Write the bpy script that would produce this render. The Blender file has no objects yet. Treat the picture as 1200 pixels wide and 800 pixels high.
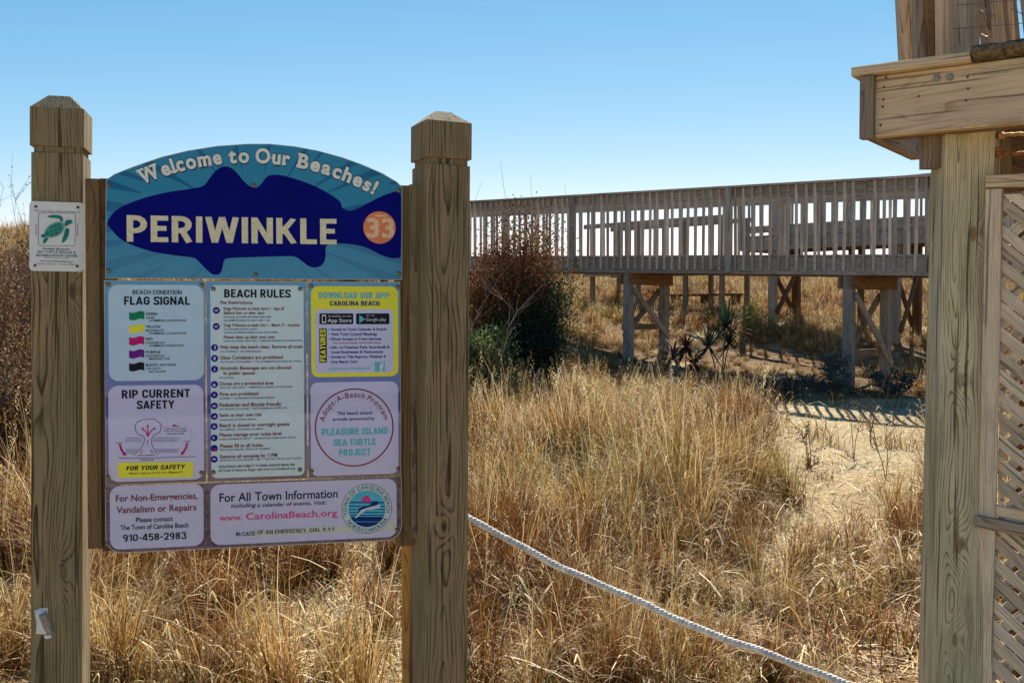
import bpy, math, random
from mathutils import Vector, Matrix, noise as mnoise
random.seed(7)
D = bpy.data
scn = bpy.context.scene
COL = scn.collection
R = math.radians

# ------------------------------------------------------------------ camera, sky, sun, exposure
F = 1200.0
PITCH = math.atan(35.0 / F)
EYE = Vector((0, 0, 1.6))
cam_d = D.cameras.new('camera')
cam = D.objects.new('camera', cam_d)
COL.objects.link(cam)
cam.location = EYE
cam.rotation_euler = (math.pi / 2 - PITCH, 0, 0)
cam_d.sensor_width = 36
cam_d.lens = F / 1200 * 36
cam_d.clip_start = 0.05
cam_d.clip_end = 9000
scn.camera = cam

SUN_EL = R(46)
SUN_AZ = R(12)          # to the right of the view direction (+Y)
w = D.worlds.new('World')
scn.world = w
w.use_nodes = True
nt = w.node_tree
bg = nt.nodes['Background']
sky = nt.nodes.new('ShaderNodeTexSky')
sky.sky_type = 'NISHITA'
sky.sun_disc = False
sky.sun_elevation = SUN_EL
sky.sun_rotation = SUN_AZ
sky.altitude = 300
sky.air_density = 0.62
sky.dust_density = 0.0
sky.ozone_density = 3.2
# the photograph's cooler, hazier rendering of the sky: one smooth response curve per channel, the same in every direction
sp_ = nt.nodes.new('ShaderNodeSeparateColor'); cb_ = nt.nodes.new('ShaderNodeCombineColor')
nt.links.new(sky.outputs[0], sp_.inputs[0])
for k, (ref, ex_, out_) in enumerate(((2.9, 1.7, 2.35), (4.9, .92, 3.35), (8.1, .55, 4.1))):
    m1 = nt.nodes.new('ShaderNodeMath'); m1.operation = 'DIVIDE'; m1.inputs[1].default_value = ref
    m2 = nt.nodes.new('ShaderNodeMath'); m2.operation = 'POWER'; m2.inputs[1].default_value = ex_
    m3 = nt.nodes.new('ShaderNodeMath'); m3.operation = 'MULTIPLY'; m3.inputs[1].default_value = out_
    m4 = nt.nodes.new('ShaderNodeMath'); m4.operation = 'MINIMUM'; m4.inputs[1].default_value = 6.5
    nt.links.new(sp_.outputs[k], m1.inputs[0]); nt.links.new(m1.outputs[0], m2.inputs[0]); nt.links.new(m2.outputs[0], m3.inputs[0])
    nt.links.new(m3.outputs[0], m4.inputs[0]); nt.links.new(m4.outputs[0], cb_.inputs[k])
nt.links.new(cb_.outputs[0], bg.inputs[0])
bg.inputs[1].default_value = 0.10
sun_d = D.lights.new('sun', 'SUN')
sun_d.energy = 4.2
sun_d.angle = R(0.5)
sun_d.color = (1, 0.93, 0.82)
sun = D.objects.new('sun', sun_d)
COL.objects.link(sun)
sdir = Vector((math.sin(SUN_AZ) * math.cos(SUN_EL), math.cos(SUN_AZ) * math.cos(SUN_EL), math.sin(SUN_EL)))
sun.rotation_euler = sdir.to_track_quat('Z', 'Y').to_euler()
sun.location = (3, 10, 12)
scn.view_settings.view_transform = 'Standard'
scn.view_settings.look = 'None'
scn.view_settings.exposure = 1.35
scn.view_settings.gamma = 1
scn.cycles.max_bounces = 6
scn.cycles.transparent_max_bounces = 8

# ------------------------------------------------------------------ rays from photo pixels
_f = Vector((0, math.cos(PITCH), -math.sin(PITCH)))
_u = Vector((0, math.sin(PITCH), math.cos(PITCH)))
def ray(px, py):
    return Vector((1, 0, 0)) * ((px - 600) / F) + _u * ((400 - py) / F) + _f
def W(px, py, Y):
    r = ray(px, py)
    return EYE + r * (Y / r.y)

# ------------------------------------------------------------------ object helpers
PM = {}
def setp(o, label=None, cat=None, group=None, kind=None):
    if label: o['label'] = label
    if cat: o['category'] = cat
    if group: o['group'] = group
    if kind: o['kind'] = kind
    return o
def link(name, me, mat=None, parent=None, M=None):
    """M is the world matrix of the object"""
    o = D.objects.new(name, me)
    COL.objects.link(o)
    if mat is not None and len(me.materials) == 0:
        me.materials.append(mat)
    if M is None:
        M = PM[parent.name] if parent is not None else Matrix.Identity(4)
    if parent is not None:
        o.parent = parent
        o.matrix_basis = PM[parent.name].inverted() @ M
    else:
        o.matrix_basis = M
    PM[o.name] = M
    return o
def empty(name, M, label, cat, group=None):
    o = D.objects.new(name, None)
    COL.objects.link(o)
    o.empty_display_size = 0.2
    o.matrix_basis = M
    PM[o.name] = M
    return setp(o, label, cat, group)
def mesh(name, v, f, smooth=False):
    me = D.meshes.new(name)
    me.from_pydata([tuple(a) for a in v], [], f)
    if smooth:
        me.polygons.foreach_set('use_smooth', [True] * len(me.polygons))
    me.update()
    return me

class MB:
    def __init__(s): s.v = []; s.f = []
    def add(s, v, f):
        b = len(s.v); s.v += [Vector(a) for a in v]; s.f += [tuple(i + b for i in q) for q in f]
    def box(s, c, d, M=None):
        x, y, z = (d[0] / 2, d[1] / 2, d[2] / 2)
        v = [Vector((sx * x, sy * y, sz * z)) for sz in (-1, 1) for sy in (-1, 1) for sx in (-1, 1)]
        if M is not None: v = [M @ a for a in v]
        v = [a + Vector(c) for a in v]
        s.add(v, [(0, 2, 3, 1), (4, 5, 7, 6), (0, 1, 5, 4), (2, 6, 7, 3), (0, 4, 6, 2), (1, 3, 7, 5)])
    def tube(s, pts, rad, n=6, cap=True):
        pts = [Vector(p) for p in pts]
        b = len(s.v)
        t0 = (pts[1] - pts[0]).normalized()
        a = t0.orthogonal().normalized()
        for i, p in enumerate(pts):
            t = (pts[min(i + 1, len(pts) - 1)] - pts[max(i - 1, 0)]).normalized()
            a = (a - t * a.dot(t))
            a = a.normalized() if a.length > 1e-6 else t.orthogonal().normalized()
            c = t.cross(a)
            r = rad[i] if isinstance(rad, (list, tuple)) else rad
            for k in range(n):
                th = 2 * math.pi * k / n
                s.v.append(p + a * (math.cos(th) * r) + c * (math.sin(th) * r))
        for i in range(len(pts) - 1):
            for k in range(n):
                k2 = (k + 1) % n
                s.f.append((b + i * n + k, b + i * n + k2, b + (i + 1) * n + k2, b + (i + 1) * n + k))
        if cap:
            s.f.append(tuple(b + k for k in reversed(range(n))))
            s.f.append(tuple(b + (len(pts) - 1) * n + k for k in range(n)))
    def mesh(s, name, smooth=False): return mesh(name, s.v, s.f, smooth)

_bc = {}
def board_mesh(w_, t_, L, ch):
    key = (round(w_, 4), round(t_, 4), round(L, 3), ch)
    if key in _bc: return _bc[key]
    a, b = w_ / 2, t_ / 2
    c = min(ch, a * .5, b * .5)
    sec = [(-a + c, -b), (a - c, -b), (a, -b + c), (a, b - c), (a - c, b), (-a + c, b), (-a, b - c), (-a, -b + c)]
    v = [(x, y, z) for z in (-L / 2, L / 2) for x, y in sec]
    f = [tuple(reversed(range(8))), tuple(range(8, 16))] + [(k, (k + 1) % 8, 8 + (k + 1) % 8, 8 + k) for k in range(8)]
    me = mesh('board', v, f)
    _bc[key] = me
    return me
_mc = {}
def board(name, p0, p1, w_, t_, wdir, mat, parent, ch=.003, label=None):
    """board with its grain from p0 to p1; wdir = direction of its width"""
    p0 = Vector(p0); p1 = Vector(p1)
    z = (p1 - p0); L = z.length; z.normalize()
    x = Vector(wdir); x = (x - z * x.dot(z)).normalized()
    y = z.cross(x)
    M = Matrix((x, y, z)).transposed().to_4x4()
    M.translation = (p0 + p1) / 2
    me = board_mesh(w_, t_, L, ch)
    key = (me.name, mat.name)
    if key not in _mc:
        m2 = me.copy(); m2.materials.append(mat); _mc[key] = m2
    o = link(name, _mc[key], None, parent, M)
    if label: o['label'] = label
    return o

# ------------------------------------------------------------------ material helpers
def newmat(name):
    m = D.materials.new(name); m.use_nodes = True
    n = m.node_tree.nodes; b = n['Principled BSDF']
    return m, m.node_tree, n, b
class NT:
    """tiny node builder"""
    def __init__(s, nt): s.nt = nt; s.n = nt.nodes; s.l = nt.links
    def put(s, sock, val):
        if isinstance(val, bpy.types.NodeSocket): s.l.new(val, sock)
        elif val is not None: sock.default_value = val
    def math(s, op, a, b=None, c=None):
        n = s.n.new('ShaderNodeMath'); n.operation = op
        s.put(n.inputs[0], a); s.put(n.inputs[1], b)
        if c is not None: s.put(n.inputs[2], c)
        return n.outputs[0]
    def vmath(s, op, a, b=None, scale=None):
        n = s.n.new('ShaderNodeVectorMath'); n.operation = op
        s.put(n.inputs[0], a); s.put(n.inputs[1], b)
        if scale is not None: s.put(n.inputs['Scale'], scale)
        return n.outputs['Value'] if op in ('LENGTH', 'DOT_PRODUCT', 'DISTANCE') else n.outputs[0]
    def noise(s, vec, scale=5, detail=2, rough=.5, dim='3D', out=0):
        n = s.n.new('ShaderNodeTexNoise'); n.noise_dimensions = dim
        if dim == '1D': s.put(n.inputs['W'], vec)
        else: s.put(n.inputs['Vector'], vec)
        n.inputs['Scale'].default_value = scale; n.inputs['Detail'].default_value = detail
        n.inputs['Roughness'].default_value = rough
        return n.outputs[out]
    def voro(s, vec, scale=5, out='Distance', feature='F1'):
        n = s.n.new('ShaderNodeTexVoronoi'); n.feature = feature
        s.put(n.inputs['Vector'], vec); n.inputs['Scale'].default_value = scale
        return n.outputs[out]
    def ramp(s, val, stops, interp='LINEAR'):
        n = s.n.new('ShaderNodeValToRGB'); n.color_ramp.interpolation = interp
        e = n.color_ramp.elements
        while len(e) < len(stops): e.new(0.5)
        for k, (p, c) in enumerate(stops):
            e[k].position = p
            e[k].color = (c, c, c, 1) if isinstance(c, (int, float)) else (*c, 1)
        s.put(n.inputs[0], val)
        return n.outputs[0]
    def mix(s, f, a, b, typ='MIX'):
        n = s.n.new('ShaderNodeMix'); n.data_type = 'RGBA'; n.blend_type = typ
        s.put(n.inputs[0], f)
        s.put(n.inputs[6], a if not isinstance(a, tuple) else (*a, 1))
        s.put(n.inputs[7], b if not isinstance(b, tuple) else (*b, 1))
        return n.outputs[2]
    def maprange(s, v, a, b, c, d, smooth=True):
        n = s.n.new('ShaderNodeMapRange')
        if smooth: n.interpolation_type = 'SMOOTHSTEP'
        s.put(n.inputs[0], v)
        for k, q in enumerate((a, b, c, d)): n.inputs[k + 1].default_value = q
        return n.outputs[0]
    def sep(s, v):
        n = s.n.new('ShaderNodeSeparateXYZ'); s.put(n.inputs[0], v); return n.outputs
    def comb(s, x, y, z):
        n = s.n.new('ShaderNodeCombineXYZ')
        s.put(n.inputs[0], x); s.put(n.inputs[1], y); s.put(n.inputs[2], z); return n.outputs[0]
    def obj(s):
        return s.n.new('ShaderNodeTexCoord').outputs['Object']
    def bump(s, h, strength=.3, dist=.01):
        n = s.n.new('ShaderNodeBump'); n.inputs['Strength'].default_value = strength
        n.inputs['Distance'].default_value = dist; s.put(n.inputs['Height'], h)
        return n.outputs[0]

def wood(name, early, late, ring=.009, pith=(.03, .11), contrast=1.0, stain=(.10, .09, .06), stain_amt=.35,
         algae=0.0, knots=1.0, crack=1.0, vary=.25, rough=.85, wander=.16, kpts=()):
    m, t, n, b = newmat(name)
    g = NT(t)
    P = g.obj()
    info = n.new('ShaderNodeObjectInfo')
    rnd = info.outputs['Random']
    off = g.comb(g.math('MULTIPLY', rnd, 7.3), g.math('MULTIPLY', rnd, 3.1), g.math('MULTIPLY', rnd, 53.0))
    Q = g.vmath('ADD', P, off)
    x, y, z = g.sep(P)
    # slow wandering of the grain along the board
    slow = g.noise(g.vmath('MULTIPLY', Q, (4, 4, 1.1)), 1.0, 2, .5, out=1)
    sl = g.vmath('SCALE', g.vmath('SUBTRACT', slow, (.5, .5, .5)), scale=wander)
    mid = g.noise(g.vmath('MULTIPLY', Q, (14, 14, 3.0)), 1.0, 2, .5, out=1)
    sm = g.vmath('SCALE', g.vmath('SUBTRACT', mid, (.5, .5, .5)), scale=.022)
    off2 = g.vmath('ADD', sl, sm)
    base = g.comb(g.math('ADD', x, g.math('ADD', pith[0] - .02, g.math('MULTIPLY', rnd, .04))),
                  g.math('ADD', y, pith[1]), 0.0)
    rr = g.vmath('ADD', g.vmath('MULTIPLY', off2, (1, 1, 0)), base)
    r = g.vmath('LENGTH', rr)
    # knots pull the rings round them
    vd = g.voro(g.vmath('MULTIPLY', Q, (7.5, 7.5, 2.1)), 1.0)
    kn = g.maprange(vd, .04, .36, 1, 0)
    r = g.math('ADD', r, g.math('MULTIPLY', kn, .045 * knots))
    heart = None
    for kx, kz, kr in kpts:
        # a knot: an ellipse of crowded rings round a dark heart, the grain flowing past it
        dxz = g.comb(g.math('SUBTRACT', x, kx), 0.0, g.math('MULTIPLY', g.math('SUBTRACT', z, kz), .42))
        dd_ = g.math('DIVIDE', g.vmath('LENGTH', dxz), kr)
        e_ = g.math('POWER', 2.718, g.math('MULTIPLY', g.math('MULTIPLY', dd_, dd_), -.45))
        r = g.math('ADD', r, g.math('MULTIPLY', e_, kr * 1.6))
        hk = g.maprange(dd_, .35, .62, 1, 0)
        heart = hk if heart is None else g.math('MAXIMUM', heart, hk)
    ph = g.math('FRACT', g.math('DIVIDE', r, ring))
    late_m = g.ramp(ph, [(0, .8), (.05, 0.05), (.62, .10), (.86, .55), (.97, 1)])
    fib = g.noise(g.vmath('MULTIPLY', Q, (420, 420, 9)), 1.0, 3, .6)
    fib2 = g.noise(g.vmath('MULTIPLY', Q, (90, 90, 3.5)), 1.0, 3, .65)
    tone = g.math('MULTIPLY', g.math('MULTIPLY', late_m, .82 * contrast), g.maprange(fib2, .32, .62, .35, 1.45))
    tone = g.math('ADD', tone, g.math('MULTIPLY', g.math('SUBTRACT', fib2, .5), 1.1))
    tone = g.math('ADD', tone, g.math('MULTIPLY', g.math('SUBTRACT', fib, .5), 1.0))
    n0 = g.ramp(tone, [(0, 0), (1, 1)])
    c = g.mix(n0, early, late)
    # dark checks
    ck = g.noise(g.vmath('MULTIPLY', Q, (75, 75, 1.6)), 1.0, 2, .5)
    ckm = g.math('MULTIPLY', g.ramp(ck, [(.625, 0), (.66, 1)]), crack)
    c = g.mix(g.math('MULTIPLY', ckm, .75), c, (late[0] * .35, late[1] * .33, late[2] * .3))
    # knot hearts
    kh = g.math('MULTIPLY', g.ramp(vd, [(.05, 1), (.10, .55), (.16, 0)]), min(knots, 1.0))
    c = g.mix(g.math('MULTIPLY', kh, .8), c, (late[0] * .55, late[1] * .42, late[2] * .32))
    if heart is not None:
        c = g.mix(g.math('MULTIPLY', heart, .7), c, (late[0] * .9, late[1] * .62, late[2] * .5))
    # weather stains
    st = g.noise(g.vmath('MULTIPLY', Q, (5, 5, 1.3)), 1.0, 4, .6)
    c = g.mix(g.math('MULTIPLY', g.ramp(st, [(.42, 0), (.7, 1)]), stain_amt), c, stain)
    wx = g.noise(g.vmath('MULTIPLY', Q, (16, 16, 4)), 1.0, 5, .7)
    c = g.mix(g.math('MULTIPLY', g.ramp(wx, [(.52, 0), (.66, 1)]), .32), c, tuple(min(.8, q * 1.15) for q in early))
    c = g.mix(g.math('MULTIPLY', g.ramp(wx, [(.34, 1), (.45, 0)]), .35), c, tuple(q * .8 for q in late))
    if algae > 0:
        al = g.noise(g.vmath('MULTIPLY', Q, (6, 6, 2.2)), 1.3, 4, .6)
        c = g.mix(g.math('MULTIPLY', g.ramp(al, [(.4, 0), (.62, 1)]), algae), c, (.16, .17, .08))
    v = g.math('ADD', 1 - vary / 2, g.math('MULTIPLY', rnd, vary))
    c = g.mix(1.0, c, g.comb(v, v, v), 'MULTIPLY')
    t.links.new(c, b.inputs['Base Color'])
    b.inputs['Roughness'].default_value = rough
    b.inputs['Specular IOR Level'].default_value = .25
    hgt = g.math('SUBTRACT', g.math('ADD', g.math('MULTIPLY', fib2, .6), g.math('MULTIPLY', fib, .5)),
                 g.math('ADD', g.math('MULTIPLY', late_m, -.35), g.math('MULTIPLY', ckm, 1.6)))
    t.links.new(g.bump(hgt, .55, .003), b.inputs['Normal'])
    return m

PW = dict(early=(.285, .20, .105), late=(.055, .032, .014), ring=.0082, contrast=1.3, algae=.22, knots=.25, wander=.09, crack=1.2)
M_post = wood('sign_post_wood', pith=(.02, .10), **PW)
M_postL = wood('left_post_wood', pith=(.045, .085), kpts=((.044, 1.81, .022), (.018, .985, .020)), **PW)
M_postR = wood('right_post_wood', pith=(.015, .095), kpts=((-.008, 1.10, .016),), **PW)
M_post2 = wood('structure_post_wood', (.56, .465, .285), (.15, .11, .06), ring=.0060, pith=(.012, .078), algae=.3, knots=.15, stain_amt=.2, wander=.07, crack=1.2, contrast=1.15,
               kpts=((.014, 2.03, .020), (-.012, 1.60, .019), (-.005, 1.12, .022), (-.010, .84, .017)))
M_batten = wood('batten_wood', (.20, .115, .045), (.085, .042, .015), ring=.007, pith=(.03, .06), knots=.5, algae=.15)
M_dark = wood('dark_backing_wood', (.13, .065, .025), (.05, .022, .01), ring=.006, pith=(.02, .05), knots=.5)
M_orange = wood('sunlit_orange_wood', (.52, .27, .07), (.30, .12, .025), ring=.010, pith=(.01, .05), knots=.6, stain_amt=.1, crack=.4)  # saturated orange puts warm sunlight into the board's colour
M_walk = wood('boardwalk_wood', (.35, .30, .245), (.15, .12, .09), ring=.008, pith=(.02, .05), knots=.4, vary=.5, stain=(.14, .11, .08))
M_bal = wood('baluster_wood', (.52, .445, .35), (.24, .185, .13), ring=.008, pith=(.02, .05), knots=.3, vary=.55, stain=(.16, .13, .10))  # boardwalk wood lightened, so the light on the balusters is in the colour
M_brown = wood('brown_header_wood', (.24, .14, .07), (.10, .05, .022), ring=.008, pith=(.02, .05), knots=.4, stain=(.3, .13, .03))
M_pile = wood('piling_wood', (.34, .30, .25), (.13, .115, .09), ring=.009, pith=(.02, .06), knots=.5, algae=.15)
M_end = wood('weathered_end_wood', (.27, .20, .14), (.12, .08, .05), ring=.007, pith=(.02, .05), knots=.5)
M_beam = wood('beam_wood', (.68, .515, .325), (.36, .24, .14), wander=.07, ring=.009, pith=(.05, .12), knots=.6, stain=(.42, .26, .17), stain_amt=.4, contrast=.75)
M_picket = wood('picket_wood', (.46, .355, .25), (.17, .115, .07), ring=.009, pith=(.02, .05), knots=.5, vary=.5, stain=(.2, .14, .1))
M_slat = wood('lattice_wood', (.62, .49, .345), (.30, .21, .135), ring=.005, pith=(.02, .06), knots=.15, vary=.5, wander=.06, contrast=.7)

def plain(name, col, rough=.6, metal=0, var=.15, scale=40, bump=.0, spec=.3):
    m, t, n, b = newmat(name); g = NT(t)
    nz = g.noise(g.obj(), scale, 4, .6)
    k = g.ramp(nz, [(.3, 1 - var), (.7, 1 + 0)])
    c = g.mix(1.0, col, k, 'MULTIPLY')
    t.links.new(c, b.inputs['Base Color'])
    b.inputs['Roughness'].default_value = rough; b.inputs['Metallic'].default_value = metal
    b.inputs['Specular IOR Level'].default_value = spec
    if bump: t.links.new(g.bump(nz, bump, .004), b.inputs['Normal'])
    return m
M_moss = plain('mossy_bark', (.24, .17, .095), .95, 0, .93, 55, 1.0)
M_rust = plain('rusty_steel', (.42, .17, .05), .8, .2, .6, 60, .6)
M_rod = plain('orange_rod', (.62, .33, .12), .7, .1, .5, 90, .4)
M_wire = plain('fence_wire', (.22, .17, .14), .6, .5)
M_nail = plain('nail_steel', (.10, .085, .07), .6, .6)
M_washer = plain('galvanised_steel', (.35, .33, .30), .5, .7, .4, 200)
M_screw = plain('brass_screw', (.36, .29, .19), .45, .6, .5, 500)
M_alu = plain('aluminium_edge', (.52, .48, .38), .5, .3, .3, 60)
M_rope = plain('rope_fibre', (.84, .76, .66), .9, 0, .6, 38, .8)
M_paper = plain('crumpled_paper', (.74, .73, .67), .9, 0, .25, 50, .6)
M_paper2 = plain('grey_paper', (.33, .30, .24), .9, 0, .3, 60, .6)  # plain grey for the folded part of the wad

# ------------------------------------------------------------------ terrain
def sstep(a, b, x):
    t = max(0.0, min(1.0, (x - a) / (b - a))); return t * t * (3 - 2 * t)
PROF = [(-50, 0), (5, 0), (7, .06), (9, .16), (11, .28), (13.5, .37), (15, .47), (17.6, .73), (20.5, 1.35),
        (26, 2.0), (32, 2.65), (36, 2.9), (41, 2.6), (55, 1.0), (80, .2), (9000, 0.0)]
def prof(y):
    for (a, za), (b, zb) in zip(PROF, PROF[1:]):
        if y <= b:
            t = (y - a) / (b - a); return za + (zb - za) * t
    return 0
def H(x, y):
    z = (prof(y - .7) + prof(y) + prof(y + .7)) / 3
    left = sstep(-2.6, -6.5, x) * sstep(6.0, 11.5, y) * (1 - sstep(24, 40, y))
    z += left * 1.15
    z += .35 * sstep(-1, -7, x) * sstep(12, 20, y) * (1 - sstep(45, 60, y))
    z += .05 * mnoise.noise(Vector((x * .55, y * .55, 0))) * 1.3
    z += .022 * mnoise.noise(Vector((x * 2.1, y * 2.1, 4)))
    if y > 18 and y < 60:
        z += .25 * mnoise.noise(Vector((x * .16, y * .16, 9))) * sstep(18, 26, y)
    return z
def grid_lines(lo, hi, step, far, ratio=1.35):
    a = []; x = lo
    while x <= hi: a.append(x); x += step
    s = step
    while a[-1] < far: s *= ratio; a.append(a[-1] + s)
    s = step; b = []
    x = lo
    while x > -far: s *= ratio; x -= s; b.append(x)
    return list(reversed(b)) + a
gx = grid_lines(-12, 12, .14, 4000)
gy = grid_lines(-2, 22, .14, 4000)
nx, ny = len(gx), len(gy)
gv = [(x, y, H(x, y)) for y in gy for x in gx]
gf = [(j * nx + i, j * nx + i + 1, (j + 1) * nx + i + 1, (j + 1) * nx + i) for j in range(ny - 1) for i in range(nx - 1)]
m, t, n, b = newmat('dune_sand'); g = NT(t)
P = g.obj()
n1 = g.noise(P, .9, 5, .6); n2 = g.noise(P, 14, 4, .65); n3 = g.noise(P, 300, 2, .6); n4 = g.noise(P, 55, 3, .7)
c = g.mix(g.ramp(n1, [(.35, 0), (.65, 1)]), (.50, .405, .235), (.40, .30, .155))
c = g.mix(g.math('MULTIPLY', g.ramp(n2, [(.5, 0), (.7, 1)]), .55), c, (.30, .22, .12))
c = g.mix(g.math('MULTIPLY', g.ramp(n4, [(.60, 0), (.68, 1)]), .6), c, (.20, .13, .06))
at_ = n.new('ShaderNodeAttribute'); at_.attribute_name = 'duff_shade'
dfm = g.math('MULTIPLY', at_.outputs['Fac'], g.ramp(g.noise(P, 5, 4, .7), [(.3, .35), (.55, 1)]))  # brown litter, its darkness also standing for shade in gaps between tufts
c = g.mix(dfm, c, g.mix(g.ramp(n4, [(.4, 0), (.6, 1)]), (.20, .11, .045), (.10, .045, .016)))
c = g.mix(g.math('MULTIPLY', g.ramp(n3, [(.55, 0), (.75, 1)]), .3), c, (.25, .2, .15))
t.links.new(c, b.inputs['Base Color']); b.inputs['Roughness'].default_value = .95; b.inputs['Specular IOR Level'].default_value = .1
hh = g.math('ADD', g.math('MULTIPLY', n2, 1.0), g.math('ADD', g.math('MULTIPLY', n4, .5), g.math('MULTIPLY', n3, .12)))
t.links.new(g.bump(hh, .9, .05), b.inputs['Normal'])
M_sand = m



# ------------------------------------------------------------------ beach sign
class Plane:
    def __init__(s, o, ex, up):
        s.ex = Vector(ex).normalized(); up = Vector(up)
        s.ez = (up - s.ex * up.dot(s.ex)).normalized()
        s.n = s.ez.cross(s.ex)              # local +Y, away from the camera
        s.o = Vector(o)
        s.M = Matrix((s.ex, s.n, s.ez)).transposed().to_4x4(); s.M.translation = s.o
    def L(s, px, py, off=0.0):
        r = ray(px, py); o = s.o + s.n * off
        t = (o - EYE).dot(s.n) / r.dot(s.n)
        q = EYE + r * t - s.o
        return Vector((q.dot(s.ex), q.dot(s.ez)))
P1 = W(123, 500, 2.95); P2 = W(470, 500, 3.13)
ex = Vector((P2.x - P1.x, P2.y - P1.y, 0)).normalized()
up = Vector((.004, .024, 1)).normalized()
org = P1 + ex * .42; org = org - up * (org.z / up.z)
SG = Plane(org, ex, up)
sign = empty('beach_sign', SG.M, 'tall beach rules sign with arched blue fish header bolted between two wooden posts', 'sign')

def plate(name, pts, y, th, mat, parent, PL, label=None):
    """pts = outline in the plane; its front lies y in front of the plane, th = thickness behind that"""
    nn = len(pts)
    v = [(p[0], -y, p[1]) for p in pts] + [(p[0], -y + th, p[1]) for p in pts]
    f = [tuple(range(nn)), tuple(reversed(range(nn, 2 * nn)))] + [((k + 1) % nn, k, nn + k, nn + (k + 1) % nn) for k in range(nn)]
    o = link(name, mesh(name, v, f), mat, parent, PL.M)
    if label: o['label'] = label
    return o
def rrect(x0, z0, x1, z1, r, n=5):
    out = []
    for cx, cz, a0 in ((x1 - r, z1 - r, 0), (x0 + r, z1 - r, 90), (x0 + r, z0 + r, 180), (x1 - r, z0 + r, 270)):
        for k in range(n + 1):
            a = R(a0 + 90 * k / n); out.append((cx + r * math.cos(a), cz + r * math.sin(a)))
    return list(reversed(out))
def rr_px(PL, x0, y0, x1, y1, r):
    a = PL.L(x0, y0); b_ = PL.L(x1, y1)
    return rrect(a.x, b_.y, b_.x, a.y, r)
def circ(c, r, n=28, a0=0):
    return [(c[0] + r * math.cos(2 * math.pi * k / n + a0), c[1] - r * math.sin(2 * math.pi * k / n + a0)) for k in range(n)]
def smooth_closed(p, n=3):
    out = []
    N = len(p)
    for i in range(N):
        a, b_, c_, d_ = [Vector(p[(i + k) % N]) for k in (-1, 0, 1, 2)]
        for k in range(n):
            t = k / n
            out.append(.5 * ((2 * b_) + (c_ - a) * t + (2 * a - 5 * b_ + 4 * c_ - d_) * t * t + (3 * b_ - a - 3 * c_ + d_) * t ** 3))
    return out
def ring(c, r0, r1, n=40):
    a = circ(c, r1, n); b_ = circ(c, r0, n)
    v = a + b_
    return v, [(k, (k + 1) % n, n + (k + 1) % n, n + k) for k in range(n)]
def flat(name, v, f, y, mat, parent, PL, label=None):
    o = link(name, mesh(name, [(a[0], -y - (a[2] if len(a) > 2 else 0), a[1]) for a in v], f), mat, parent, PL.M)
    if label: o['label'] = label
    return o
def stroke(pts, wd):
    v = []; f = []
    for i in range(len(pts) - 1):
        a = Vector(pts[i]); c = Vector(pts[i + 1]); d_ = (c - a)
        if d_.length < 1e-7: continue
        d_.normalize(); q = Vector((-d_.y, d_.x)) * wd / 2; e = d_ * wd * .3
        b0 = len(v); v += [a - e + q, a - e - q, c + e - q, c + e + q]; f.append((b0, b0 + 1, b0 + 2, b0 + 3))
    return v, f

ZM = {'h': (110, 160, 3.158), 'a': (110, 325, 3.264), 'r': (235, 325, 6.669), 's': (235, 440, 6.669), 'p': (355, 325, 6.664),
      'q': (355, 440, 6.664), 'c': (110, 555, 6.316), 'i': (290, 555, 6.316), 'd': (120, 475, 8.888), 't': (30, 230, 8.427)}
def zp(z, x, y):
    a, b_, s = ZM[z]; return (a + x / s, b_ + y / s)
def ZL(z, x, y, PL=None):
    return (PL or SG).L(*zp(z, x, y))
def zs(z, x, y, n, PL=None):
    a = ZL(z, x - 20, y, PL); c = ZL(z, x + 20, y, PL); return (c - a).length / 40 * n

# --- printed materials: the faded beach picture behind the text, white plates laid over it
def lz(py): return SG.L(300, py).y
def print_mat(name, over=0.0, tint=(.86, .86, .90)):
    m, t, n, b = newmat(name); g = NT(t)
    P = g.obj(); x, y, z = g.sep(P)
    wob = g.math('MULTIPLY', g.math('SUBTRACT', g.noise(g.vmath('MULTIPLY', P, (3, 1, 40)), 1, 4, .6), .5), .02)
    zz = g.math('ADD', z, wob)
    zt, zb = lz(328), lz(648)
    v = g.math('DIVIDE', g.math('SUBTRACT', zt, zz), zt - zb)
    S = lambda py: (lz(328) - lz(py)) / (zt - zb)
    c = g.ramp(v, [(0, (.12, .33, .50)), (S(380), (.11, .27, .48)), (S(430), (.13, .19, .42)), (S(460), (.16, .17, .42)),
                   (S(464), (.03, .04, .22)), (S(484), (.04, .06, .26)), (S(489), (.27, .25, .42)), (S(505), (.16, .14, .36)),
                   (S(530), (.20, .15, .27)), (S(556), (.20, .12, .13)), (S(575), (.085, .05, .055)), (1, (.075, .045, .06))])
    sp = g.noise(g.vmath('MULTIPLY', P, (1, 1, 1)), 90, 4, .7)
    low = g.ramp(v, [(S(545), 0), (S(565), 1)])
    c = g.mix(g.math('MULTIPLY', g.math('MULTIPLY', g.ramp(sp, [(.42, 0), (.62, 1)]), low), .7), c, (.24, .15, .18))
    streak = g.noise(g.vmath('MULTIPLY', P, (5, 1, 60)), 1, 3, .6)
    c = g.mix(g.math('MULTIPLY', g.ramp(streak, [(.5, 0), (.7, 1)]), .15), c, (.5, .5, .6))
    if over > 0: c = g.mix(over, c, tint)
    dirt = g.noise(P, 130, 3, .7)
    c = g.mix(g.math('MULTIPLY', g.ramp(dirt, [(.66, 0), (.74, 1)]), .5), c, (.18, .15, .22))
    d2 = g.noise(P, 9, 4, .7)
    c = g.mix(g.math('MULTIPLY', g.ramp(d2, [(.45, 0), (.75, 1)]), .22), c, (.35, .34, .36))
    t.links.new(c, b.inputs['Base Color']); b.inputs['Roughness'].default_value = .55
    b.inputs['Specular IOR Level'].default_value = .2
    return m
M_print = print_mat('printed_beach_picture')
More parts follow.
